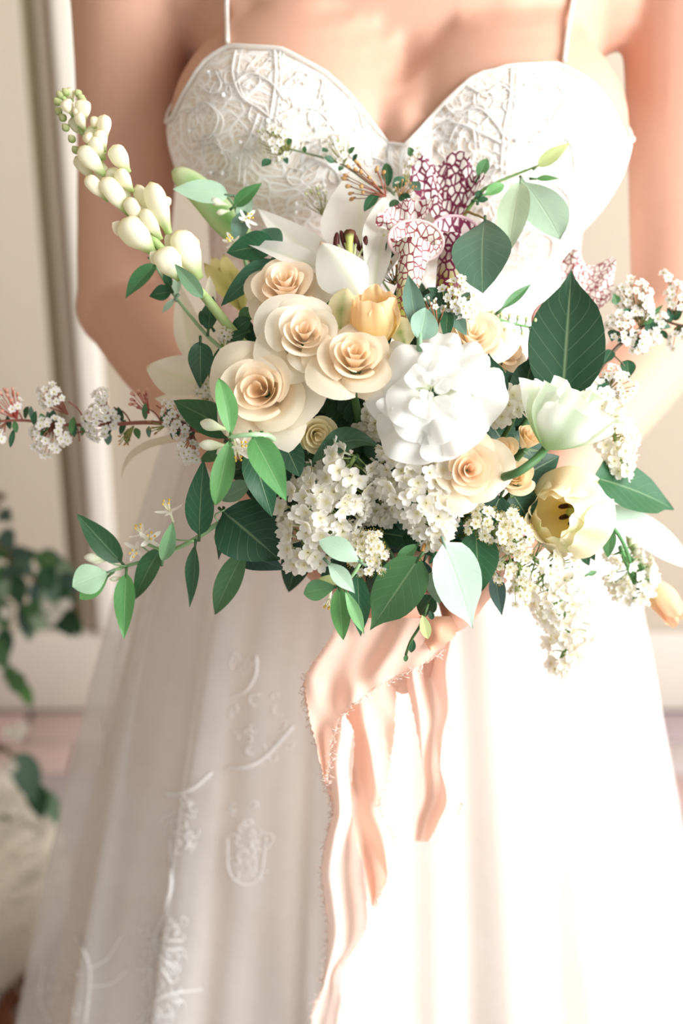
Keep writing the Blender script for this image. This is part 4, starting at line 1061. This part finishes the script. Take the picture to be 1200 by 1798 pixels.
leaf(t, 440, 540, 420, 570, 24, 'mid', .01, .01, 'ovate'); leaf(t, 425, 560, 440, 620, 34, 'deep', .02, .02, 'ovate'); leaf(t, 560, 500, 580, 540, 30, 'dark', .012, .01, 'ovate'); leaf(t, 545, 480, 560, 520, 30, 'dark', .012, .01, 'ovate')
tube(t, [B(486, 440, .002), B(470, 520, .02), B(520, 700, .06), GRIP + GA * .04, GRIP - GA * .05], (.0012, .002), STEMG, seg=24)
t = thing('leafy_branch', 'insect-eaten vine with dark leaves below the tuberose', 'foliage', B(400, 625, .0), 'leafy branches')
tube(t, [B(272, 464, -.006), B(290, 495, -.004), B(315, 530, .0), B(360, 585, .004), B(402, 628, .008), B(500, 760, .07), GRIP + GA * .03, GRIP - GA * .05], (.0008, .0018), lin((150, 180, 140)), seg=36)
leaf(t, 274, 464, 220, 525, 34, lin((76, 130, 84)), -.008, -.012, 'ovate', .4, .1, .2); leaf(t, 282, 458, 312, 416, 20, 'pale', -.008, -.012, 'ovate', .4, .1, .4); leaf(t, 284, 460, 258, 452, 12, 'dark', -.006, -.006, 'ovate')
leaf(t, 302, 512, 262, 520, 30, 'dark', -.006, -.01, 'ovate'); leaf(t, 300, 505, 288, 475, 16, 'dark', -.006, -.006, 'ovate'); leaf(t, 310, 520, 312, 482, 16, 'pale', -.008, -.008, 'lance', .4); leaf(t, 308, 524, 284, 550, 12, 'pale', -.008, -.008, 'lance')
leaf(t, 352, 600, 352, 682, 44, lin((48, 86, 62)), -.010, -.010, 'ovate', .2, .08, wave=.08); leaf(t, 366, 580, 374, 520, 30, 'dark', -.002, -.002, 'ovate', wave=.08); leaf(t, 372, 575, 352, 545, 26, 'dark', .004, .004, 'ovate', wave=.08)

# lower honeysuckle tuft in front of the biggest lilac
t = thing('honeysuckle_vine', 'honeysuckle tuft with pale folded leaves under the biggest lilac', 'foliage', B(600, 1020, -.02), 'honeysuckle vines')
tube(t, [B(590, 1032, -.022), B(615, 1015, -.022), B(632, 990, -.016), B(640, 975, .0), B(660, 1000, .04), GRIP, GRIP - GA * .05], (.0009, .0018), SV, seg=24)
leaf(t, 634, 988, 560, 950, 46, 'pale', -.024, -.028, 'obov', .2, .14, nrm=TO + UP * .6); leaf(t, 576, 988, 624, 1042, 32, lin((162, 188, 162)), -.028, -.03, 'lance', .2, .12)
leaf(t, 592, 1030, 533, 1042, 38, lin((98, 146, 98)), -.024, -.028, 'obov', .2, .1); leaf(t, 596, 1030, 603, 1124, 36, lin((96, 154, 86)), -.026, -.026, 'ovate', .25, .1)
leaf(t, 606, 1035, 640, 1114, 22, lin((116, 164, 108)), -.03, -.03, 'lance', .3, .16); leaf(t, 596, 1022, 560, 1015, 18, 'ygreen', -.02, -.02, 'ovate')
honey(t, 578, 1052, (-.2, -.8, .4), -.02, .9, 5, 8)

# filler leaves deep inside
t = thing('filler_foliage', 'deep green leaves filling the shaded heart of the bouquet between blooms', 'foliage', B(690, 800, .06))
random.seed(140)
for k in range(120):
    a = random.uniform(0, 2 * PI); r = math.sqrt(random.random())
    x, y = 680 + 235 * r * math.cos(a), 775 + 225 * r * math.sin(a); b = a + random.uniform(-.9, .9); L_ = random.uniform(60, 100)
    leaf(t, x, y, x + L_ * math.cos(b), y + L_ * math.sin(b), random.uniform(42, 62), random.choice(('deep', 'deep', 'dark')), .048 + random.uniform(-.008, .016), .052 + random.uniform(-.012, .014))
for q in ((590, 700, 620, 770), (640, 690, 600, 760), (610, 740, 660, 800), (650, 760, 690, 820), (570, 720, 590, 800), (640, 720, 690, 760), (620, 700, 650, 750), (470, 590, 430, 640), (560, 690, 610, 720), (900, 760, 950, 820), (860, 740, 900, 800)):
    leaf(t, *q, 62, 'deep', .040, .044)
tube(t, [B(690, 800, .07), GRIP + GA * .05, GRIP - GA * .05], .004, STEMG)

# ---- spirea
SB_ = lin((140, 84, 70))
t = thing('spirea_branch', 'long reddish spirea branch of white clusters stretching left', 'flower', B(360, 750, .0), 'spirea branches')
tube(t, [B(-40, 742, .0), B(40, 738, .0), B(95, 745, .0), B(180, 746, .0), B(270, 742, .0), B(350, 756, .005), B(430, 780, .03), B(560, 860, .07), GRIP, GRIP - GA * .05], (.0008, .0022), SB_, seg=50)
def tw(t, a, b, col=SB_): tube(t, [B(*a), B((a[0] + b[0]) / 2 + 3, (a[1] + b[1]) / 2 - 4, .0), B(*b)], (.0006, .0005), col, name='twig', n=5)
for (cx, cy, r, n, sz, sd, nd, dd, bu) in ((84, 765, 36, 30, 8, 1, (95, 742), (0, -.3, .9), 0), (88, 694, 22, 16, 7.5, 2, (120, 728), (-.2, .5, .8), 0), (176, 740, 32, 26, 8, 3, (200, 745), (-.1, .2, .9), 0), (178, 694, 15, 8, 7, 4, (190, 735), (0, .6, .7), .2),
      (305, 725, 24, 14, 8, 6, (330, 750), (-.2, .4, .9), 0), (318, 752, 18, 10, 8, 7, (335, 755), (-.1, .1, .9), 0), (330, 795, 22, 15, 7.5, 8, (340, 762), (-.1, -.4, .9), 0), (-8, 770, 16, 8, 8, 9, (10, 742), (0, -.3, .9), 0)):
    umbel(t, cx, cy, r, n, 200 + sd, sz, -.004, node=B(*nd, .002), d=dd, stalkcol=(150, 100, 80))
umbel(t, 16, 708, 26, 18, 215, 7.5, .0, node=B(30, 735), d=(-.3, .7, .5), buds=.7, bud=BUDP, stalkcol=(190, 90, 80))
umbel(t, 246, 702, 18, 12, 216, 8, .0, node=B(262, 726), d=(-.4, .6, .5), buds=1, bud=BUDP, stalkcol=(170, 70, 70)); umbel(t, 218, 772, 12, 9, 217, 4, .0, node=B(235, 748), d=(-.4, -.6, .5), buds=1, bud=BUDT)
umbel(t, 270, 750, 14, 10, 218, 4, .0, node=B(290, 748), d=(-.6, -.1, .5), buds=1, bud=BUDT)
for a, b in (((150, 740), (120, 705)), ((230, 742), (200, 715)), ((285, 745), (255, 715)), ((130, 746), (118, 768)), ((160, 760), (120, 765)), ((40, 738), (20, 720)), ((60, 738), (45, 715)), ((140, 775), (128, 745)), ((300, 745), (275, 712))): tw(t, a, b)
random.seed(220)
for k in range(44):
    x = random.uniform(-10, 345); y = 743 + random.uniform(-12, 14); a = random.choice((-1, 1)) * random.uniform(.6, 1.9); L_ = random.uniform(24, 36)
    leaf(t, x, y, x + L_ * .5 * math.cos(a) - 6, y + L_ * math.sin(a), random.uniform(9, 14), random.choice(('dark', 'mid', 'dark', 'grey')), random.uniform(-.006, .008), random.uniform(-.012, .008), 'ellip', pet=False)

t = thing('spirea_branch', 'spirea branch over the bodice with two white clusters and brown buds', 'flower', B(660, 320, .01), 'spirea branches')
tube(t, [B(482, 256, .022), B(535, 268, .02), B(600, 288, .018), B(655, 325, .016), B(690, 340, .02), B(712, 420, .05), B(710, 640, .07), GRIP + GA * .05, GRIP - GA * .05], (.0006, .0018), lin((120, 130, 100)), seg=44)
umbel(t, 488, 250, 34, 28, 230, 7.5, .012, node=B(505, 275, .022), d=(-.2, .3, .9)); umbel(t, 470, 240, 18, 8, 231, 6, .012, node=B(490, 265, .022), d=(-.4, .5, .7), buds=.5)
umbel(t, 596, 260, 28, 20, 232, 6.5, .012, node=B(604, 288, .018), d=(0, .5, .8), buds=.25)
umbel(t, 735, 283, 22, 12, 233, 8, .006, node=B(728, 310, .012), d=(.1, .5, .8)); umbel(t, 722, 300, 14, 6, 234, 7, .006, node=B(712, 322, .012), d=(0, .4, .8))
umbel(t, 640, 318, 40, 18, 235, 9, .004, node=B(678, 345, .008), d=(-.7, .4, .5), buds=1, bud=BUDT, stalkcol=(150, 90, 70))
umbel(t, 712, 335, 20, 14, 236, 4.5, .006, node=B(702, 348, .01), d=(.3, .5, .7), buds=.8, bud=BUDT, stalkcol=(150, 110, 70))
umbel(t, 692, 420, 18, 14, 237, 7, .012, node=B(698, 440, .02), d=(-.3, .3, .9), buds=.3)
umbel(t, 688, 480, 20, 22, 238, 5, .02, node=B(694, 500, .03), d=(-.3, .3, .9), buds=1, bud=BUDT, stalkcol=(120, 120, 70))
umbel(t, 556, 352, 26, 14, 239, 7, .04, node=B(570, 380, .045), d=(0, .4, .9), buds=.4)
tube(t, [B(556, 352, .045), B(600, 390, .05), B(690, 520, .07)], (.0006, .0009), lin((150, 180, 130)), name='twig')
tube(t, [B(690, 340, .02), B(712, 322, .012), B(745, 305, .008)], (.0008, .0005), lin((130, 130, 90)), name='twig')
for q in ((682, 328, 679, 286, 20, 'dark'), (664, 338, 640, 372, 20, 'dark'), (690, 330, 712, 312, 22, 'dark'), (700, 345, 722, 352, 20, 'dark'), (720, 320, 738, 335, 22, 'grey'), (588, 285, 570, 276, 13, 'dark'), (575, 262, 566, 266, 11, 'dark'), (612, 270, 624, 258, 10, 'mid'),
      (476, 280, 460, 292, 16, 'dark'), (602, 292, 595, 300, 10, 'dark'), (535, 268, 536, 256, 9, 'mid'), (724, 275, 718, 258, 14, 'mid'), (695, 350, 690, 372, 18, 'dark'), (505, 255, 512, 240, 9, 'mid'), (690, 420, 684, 455, 22, 'deep'), (480, 235, 474, 222, 8, 'mid'), (620, 283, 628, 270, 9, 'dark'), (500, 275, 505, 288, 9, 'dark')):
    leaf(t, *q[:5], q[5], .008, .004, 'ellip', pet=False)

t = thing('spirea_branch', 'short sprig of white florets and dark leaves below the burgundy pitcher', 'flower', B(775, 560, -.01), 'spirea branches')
tube(t, [B(800, 520, -.016), B(782, 545, -.010), B(765, 575, .0), B(745, 640, .05), GRIP + GA * .05, GRIP - GA * .05], (.0007, .0016), lin((130, 120, 80)), seg=24)
umbel(t, 802, 522, 34, 20, 240, 9, -.014, node=B(785, 548, -.008), d=(.2, .4, .9)); umbel(t, 815, 548, 20, 9, 241, 9, -.014, node=B(795, 560, -.006), d=(.4, 0, .9))
umbel(t, 755, 548, 28, 14, 242, 6.5, -.016, node=B(768, 575, -.008), d=(-.4, .2, .8), buds=.75, bud=BUDW, stalkcol=(150, 100, 70)); umbel(t, 748, 575, 18, 6, 243, 6, -.014, node=B(762, 570, -.008), d=(-.6, -.2, .7), buds=.8, bud=BUDW)
for q in ((790, 530, 752, 505, 24, 'dark'), (778, 545, 770, 508, 22, 'deep'), (786, 545, 784, 602, 24, 'dark'), (775, 552, 752, 545, 24, 'dark'), (790, 545, 820, 590, 30, 'grey'), (768, 565, 748, 580, 20, 'dark'), (765, 530, 745, 520, 26, 'deep'), (800, 535, 832, 512, 14, 'grey')):
    leaf(t, *q[:5], q[5], -.010, -.016, 'ovate', pet=False)

t = thing('spirea_branch', 'spirea branch with round white clusters crossing the right arm', 'flower', B(1060, 620, .01), 'spirea branches')
tube(t, [B(1235, 575, .01), B(1190, 570, .012), B(1150, 560, .012), B(1110, 590, .012), B(1075, 620, .014), B(1000, 720, .05), B(880, 860, .08), GRIP + GA * .03, GRIP - GA * .05], (.0008, .0020), lin((90, 74, 56)), seg=40)
for (cx, cy, r, n, sz, sd, nd) in ((1112, 520, 34, 30, 7.5, 1, (1120, 565)), (1125, 540, 24, 14, 7.5, 2, (1125, 575)), (1090, 575, 28, 20, 7.5, 3, (1105, 595)), (1122, 600, 22, 12, 8, 4, (1110, 590)), (1190, 520, 22, 14, 8, 5, (1180, 560)), (1200, 600, 24, 14, 8, 6, (1190, 572)),
      (1092, 680, 28, 22, 7.5, 7, (1065, 690)), (1075, 655, 14, 6, 8, 8, (1062, 690)), (1150, 590, 14, 6, 8, 9, (1150, 562)), (1172, 484, 8, 3, 8, 10, (1182, 512)), (1160, 560, 12, 5, 8, 11, (1150, 562))):
    umbel(t, cx, cy, r, n, 250 + sd, sz, .004, node=B(*nd, .012), d=(0, .35, .9), stalkcol=(120, 110, 70))
tube(t, [B(1030, 690, .02), B(1065, 690, .014), B(1085, 685, .01)], (.0007, .0006), lin((110, 96, 66)), name='twig'); tube(t, [B(1075, 620, .014), B(1095, 640, .01), B(1100, 650, .01)], (.0006, .0005), lin((110, 96, 66)), name='twig')
random.seed(262)
for q in ((1102, 632, 1104, 665, 28, 'dark'), (1110, 590, 1085, 600, 24, 'deep'), (1110, 592, 1130, 622, 20, 'dark'), (1130, 565, 1180, 575, 24, 'dark'), (1125, 570, 1160, 545, 20, 'mid'), (1160, 580, 1175, 598, 12, 'dark'), (1075, 615, 1060, 640, 20, 'deep'), (1150, 560, 1130, 590, 20, 'deep'), (1180, 560, 1200, 545, 18, 'dark'), (1140, 560, 1165, 535, 10, 'mid'), (1060, 690, 1050, 675, 20, 'dark'), (1085, 535, 1078, 515, 16, 'mid'), (1065, 665, 1045, 690, 22, 'dark'), (1185, 575, 1210, 600, 22, 'dark'), (1080, 580, 1075, 600, 22, 'deep'), (1110, 555, 1090, 545, 18, 'dark'), (1180, 565, 1172, 540, 14, 'dark')):
    leaf(t, *q[:5], q[5], .010, .006, 'ovate', pet=False)

def chrry(label, spots, seed, base, dz):
    t = thing('bird_cherry_sprig', label, 'flower', B(*base, .02), 'bird cherry sprigs')
    for i, (x, y, r, n, sz) in enumerate(spots): umbel(t, x, y, r, n, seed + i, sz, dz, meshes=F5S, node=B(*base, .01).lerp(B(x, y, dz), .7), stalkcol=(150, 170, 100), d=(0, .1, .95))
    tube(t, [B(spots[-1][0], spots[-1][1], dz + .012), B(*base, .02), GRIP + GA * .04, GRIP - GA * .05], (.0010, .0018), STEMG, seg=16)
    return t
chrry('cream florets with long yellow stamens left of the yellow tulip', [(850, 905, 18, 8, 10), (868, 930, 24, 12, 11), (895, 918, 22, 10, 11), (905, 940, 26, 14, 11), (835, 925, 14, 5, 9), (920, 960, 14, 5, 9)], 270, (850, 935), .0)
chrry('small white yellow-eyed florets at the lower right of the biggest lilac', [(625, 965, 22, 10, 11), (648, 960, 22, 10, 11), (640, 985, 22, 10, 10), (672, 985, 16, 7, 9), (655, 950, 16, 6, 9)], 280, (660, 960), -.006)
chrry('fine white florets above the drooping panicle, left of the tulip', [(895, 980, 26, 12, 9), (880, 1000, 18, 8, 9), (920, 1005, 26, 10, 9), (912, 1045, 20, 8, 9)], 290, (890, 950), .012)
chrry('shaded cream florets between the lily petals and large rose', [(362, 688, 16, 8, 8), (372, 700, 14, 6, 8), (395, 590, 14, 7, 7)], 300, (390, 700), .0)

# ------------------------------------------------------------------ silk ribbon
RYB = -.366
def strip(rows, yp, col, seed, amp=.006, nu=22, per=14, freq=2.4, lay=0.):
    random.seed(seed); m = MB(); n = (len(rows) - 1) * per
    Lp = catmull([V((r[1], r[0], r[3] if len(r) > 3 else 0)) for r in rows], n); Rp = catmull([V((r[2], r[0] if len(r) < 5 else r[4], 0)) for r in rows], n)
    p1, p2 = random.uniform(0, 6), random.uniform(0, 6)
    jl = [random.uniform(-1.6, 1.6) for _ in range(n + 1)]; jr = [random.uniform(-1.6, 1.6) for _ in range(n + 1)]
    def f(u, v):
        j = int(round(v * n)); a, b = Lp[j], Rp[j]
        x = a.x + (b.x - a.x) * u + (jl[j] if u == 0 else jr[j] if u == 1 else 0); y = a.y + (b.y - a.y) * u
        wd = abs(b.x - a.x) / 100
        dep = amp * (math.sin(u * 2 * PI * freq * (.35 + .35 * wd) + p1 + v * 3.2) + .5 * math.sin(u * 11 * wd + p2 - v * 5))
        return PY(x, y, yp - lay + dep + a.z)
    m.grid(f, nu, n, col); W = nu + 1
    return m, [m.v[j * W].copy() for j in range(n + 1)], [m.v[j * W + nu].copy() for j in range(n + 1)]
PEA, PEA2 = lin((251, 214, 194)), lin((252, 230, 218))
t = thing('ribbon', 'frayed blush silk ribbon tied round the stems, two tails hanging', 'ribbon', GRIP - GA * .02)
m = MB()                                   # the wrap round the stems below the hands
def wrap(u, v):
    a = 2 * PI * u; r = .026 + .006 * v + .0022 * math.sin(a * 7 + v * 4) + .0012 * math.sin(a * 15 - v * 9)
    return GRIP + GA * (-.016 - .030 * v + .006 * math.sin(a + 1)) + (GX * math.cos(a) + GY * math.sin(a)) * r
m.grid(wrap, 64, 12, PEA, wrap=True); m.build('wrap', M_SILK, t)
def frays(mb, pts, seed, col):
    random.seed(seed)
    for p in pts:
        for _ in range(2):
            d = V((random.uniform(-1, 1), random.uniform(-.5, .5), random.uniform(-1, .6))).normalized() * random.uniform(.002, .005)
            q = p + V((random.uniform(-.0008, .0008), -.0005, random.uniform(-.0015, .0015)))
            mb.loft([q, q + d * .5 + V((0, 0, -.0006)), q + d], .00022, 3, col)
T1 = [(1090, 600, 700), (1130, 594, 712), (1165, 558, 706), (1200, 534, 698), (1260, 542, 694), (1310, 556, 690), (1370, 570, 680), (1420, 586, 668), (1475, 610, 692), (1530, 630, 684), (1570, 642, 670), (1592, 652, 658)]
m, l_, r_ = strip(T1, RYB, PEA, 3, .0085, 40, 12, 2.2); tail = m.build('tail', M_SILK, t)
fr = MB(); frays(fr, r_[60:], 2, PEA2); frays(fr, l_[20:90], 3, PEA2); fr.build('frayed_edge', M_SILK, tail, kind='stuff')
T2 = [(1255, 592, 606), (1290, 578, 622), (1340, 574, 620), (1390, 582, 618), (1430, 584, 622), (1470, 574, 624), (1530, 564, 640), (1580, 570, 644), (1630, 576, 644), (1670, 574, 620), (1710, 570, 592), (1740, 562, 596), (1770, 549, 600), (1815, 546, 592)]
m, l_, r_ = strip(T2, RYB - .016, PEA2, 8, .005, 22, 12, 2.0); tail = m.build('tail', M_SILK, t)
fr = MB(); frays(fr, l_[6:], 4, PEA2); fr.build('frayed_edge', M_SILK, tail, kind='stuff')
T3 = [(1100, 735, 790), (1140, 718, 806), (1180, 712, 803), (1250, 726, 796), (1310, 737, 782), (1350, 742, 776), (1390, 742, 800), (1415, 738, 811), (1440, 730, 792), (1478, 724, 764)]
m, l_, r_ = strip(T3, RYB + .006, mix(PEA, PEA2, .5), 12, .0075, 26, 12, 2.3); tail = m.build('tail', M_SILK, t)
fr = MB(); frays(fr, r_[40:], 6, PEA2); fr.build('frayed_edge', M_SILK, tail, kind='stuff')
T4 = [(1085, 600, 770), (1110, 585, 786), (1140, 566, 780), (1165, 548, 745), (1190, 536, 690), (1215, 537, 650), (1245, 541, 612), (1275, 547, 592), (1310, 556, 582), (1350, 565, 578), (1375, 571, 576)]
m, l_, r_ = strip(T4, RYB - .030, PEA, 17, .004, 30, 10, 1.6); lp = m.build('loop', M_SILK, t)
fr = MB(); frays(fr, r_[20:], 7, PEA2); fr.build('frayed_edge', M_SILK, lp, kind='stuff')
m, l_, r_ = strip([(1082, 748, 792), (1100, 742, 803), (1118, 744, 798), (1134, 750, 778), (1142, 756, 766)], RYB - .034, lin((232, 178, 146)), 21, .003, 14, 8, 1.4); m.build('knot', M_SILK, t)
# small cut leaves at the knot
t = thing('leafy_branch', 'tiny cut stem end with yellow-green leaf by the ribbon knot', 'foliage', PY(745, 1095, RYB - .05), 'leafy branches')
def yl(x0, y0, x1, y1, wp, c, yo):
    m = MB(); blade(m, PY(x0, y0, yo), PY(x1, y1, yo), wp * PX(1.0), TO, PROF['ellip'], c, .2, .1); m.build('leaf', M_LEAF, t)
yl(742, 1080, 752, 1122, 18, YGREEN, RYB - .052); yl(726, 1122, 722, 1146, 12, DARK, RYB - .05); yl(714, 1148, 712, 1162, 8, MID, RYB - .05); yl(755, 1072, 760, 1088, 10, DEEP, RYB - .05)
m = MB(); m.loft(catmull([PY(752, 1060, RYB - .045), PY(740, 1095, RYB - .05), PY(722, 1125, RYB - .05), PY(713, 1150, RYB - .05)], 10), .0009, 6, STEMG); m.build('stem', M_STEM, t)

# ------------------------------------------------------------------ background: shrub and stool
random.seed(310)
YB = .42
t = thing('potted_shrub', 'blurred leafy shrub with white blossoms reaching in from the left', 'plant', (-1.06, YB, 0))
pot = MB(); pot.loft([V((-1.06, YB, z)) for z in (0, .02, .28, .30, .30, .27)], [.11, .12, .15, .16, .145, .13], 28, lin((150, 110, 90))); pot.build('pot', M_PAINT, t)
def sh_branch(pts, r):
    q = catmull([V((-1.06, YB, .25)), V((-1.03, YB, .6))] + [PY(x, y, YB + dy) for x, y, dy in pts], 30)
    m = MB(); m.loft(q, [r * (1 - .7 * i / 30) for i in range(31)], 6, lin((110, 96, 70))); m.build('branch', M_STEM, t); return q
def yleaf(x0, y0, x1, y1, wp, c, dy):
    m = MB(); a, b = PY(x0, y0, YB + dy), PY(x1, y1, YB + dy - .02)
    blade(m, a, b, wp * (a - CAM).dot(FW) / FPX, TO + UP * .3 + RT * random.uniform(-.4, .4), PROF['ovate'], c, .2, .1, 0, .03); m.build('leaf', M_LEAF, t)
sh_branch([(-60, 960, 0), (20, 990, 0), (90, 1040, 0), (130, 1085, 0)], .008); sh_branch([(-80, 1150, .02), (0, 1160, .02), (40, 1215, .02)], .006)
sh_branch([(-80, 1300, .05), (0, 1310, .04), (50, 1360, .04), (95, 1420, .04)], .006); sh_branch([(-90, 1420, .06), (-20, 1440, .06), (10, 1490, .06)], .005); sh_branch([(-70, 880, 0), (-10, 890, 0), (15, 910, 0)], .005)
for q in ((0, 900, 22, 915, 30, 'slate', 0), (5, 930, 25, 965, 34, 'slate', 0), (20, 985, 60, 1010, 44, 'grey', 0), (0, 990, 25, 1055, 40, 'mid', .02), (35, 1010, 35, 1070, 34, 'dark', .0), (60, 1020, 75, 1085, 32, 'slate', .0), (80, 1030, 100, 1085, 34, 'pale', -.02), (110, 1065, 128, 1120, 48, 'deep', 0), (60, 1075, 85, 1105, 34, 'pale', -.03),
      (75, 1040, 82, 1105, 30, 'dark', .0), (0, 1050, 10, 1110, 36, 'mid', 0), (10, 1100, 8, 1165, 32, 'dark', .01), (-10, 1120, 12, 1180, 34, 'mid', 0), (22, 1180, 45, 1225, 34, 'mid', .01), (40, 1200, 58, 1242, 26, 'bright', 0), (15, 1170, 25, 1205, 28, 'mid', .02),
      (35, 1320, 60, 1410, 52, 'grey', .0), (30, 1330, 55, 1400, 40, 'dark', .04), (60, 1370, 75, 1440, 40, 'dark', 0), (80, 1385, 105, 1450, 34, lin((140, 180, 150)), .0), (0, 1430, 14, 1470, 28, 'dark', 0), (-5, 1470, 10, 1515, 28, 'slate', 0), (130, 1085, 140, 1120, 24, 'dark', .02), (-20, 950, 15, 985, 40, 'mid', .02), (-10, 1010, 20, 1030, 36, 'grey', .02)):
    yleaf(*q[:5], LC[q[5]] if isinstance(q[5], str) else q[5], q[6])
random.seed(333)
for k in range(26):
    a = random.uniform(0, 6.28); r = math.sqrt(random.random()); x, y = 48 + 62 * r * math.cos(a), 1030 + 72 * r * math.sin(a); b = random.uniform(-.3, 1.9)
    yleaf(x, y, x + 48 * math.cos(b), y + 48 * math.sin(b), random.uniform(26, 36), LC[random.choice(('grey', 'slate', 'mid', 'dark', 'pale'))], random.uniform(-.03, .03))
def blossom(x, y, r, dy, n=6):
    c = PY(x, y, YB + dy); m = MB(); s = r * (c - CAM).dot(FW) / FPX
    for k in range(n):
        a = k * 2 * PI / n; e = c + (RT * math.cos(a) + UP * math.sin(a) + TO * .3).normalized() * s
        blade(m, c, e, s * .8, TO, PROF['obov'], lin((248, 246, 240)), .2, .1, nu=4, nv=5)
    m.build('blossom', M_PETAL, t)
for x, y in ((100, 1075), (115, 1060), (12, 1075), (85, 1062), (18, 1285), (32, 1290), (20, 1345), (40, 1278), (90, 1088)): blossom(x, y, 14, -.04)

t = thing('stool', 'cream fluffy upholstered stool on brown wooden legs, lower left corner', 'stool', (-.58, .40, 0))
m = MB()
def cush(u, v):
    a = 2 * PI * u; e = PI * (v - .5); ce, se = math.cos(e), math.sin(e)
    return V((-.585 + .215 * math.copysign(abs(ce) ** .5, ce) * math.cos(a), .40 + .2 * abs(ce) ** .5 * math.sin(a), .185 + .105 * math.copysign(abs(se) ** .7, se) + .004 * math.sin(a * 13 + v * 9)))
m.grid(cush, 48, 24, lin((238, 232, 220)), wrap=True); cu = m.build('cushion', M_PAINT, t)
fz = MB(); random.seed(9)
for k in range(2600):
    u, v = random.random(), .25 + .75 * math.sqrt(random.random()); p = cush(u, v); n = (p - V((-.585, .40, .17))).normalized()
    fz.loft([p - n * .002, p + (n + V((random.uniform(-.8, .8), random.uniform(-.8, .8), random.uniform(-.8, .4)))) * random.uniform(.008, .02)], [.0016, .0004], 3, lin((244, 240, 230)), cap=False)
fz.build('fleece', M_PAINT, cu, kind='stuff')
m = MB(); m.loft([V((-.585, .40, .075)), V((-.585, .40, .095))], .19, 32, lin((120, 74, 46))); m.build('seat_frame', M_PAINT, t)
for sx in (-1, 1):
    for sy in (-1, 1):
        m = MB(); m.loft([V((-.585 + sx * .15, .40 + sy * .13, 0)), V((-.585 + sx * .13, .40 + sy * .11, .08))], [.014, .022], 12, lin((126, 76, 46))); m.build('leg', M_PAINT, t)
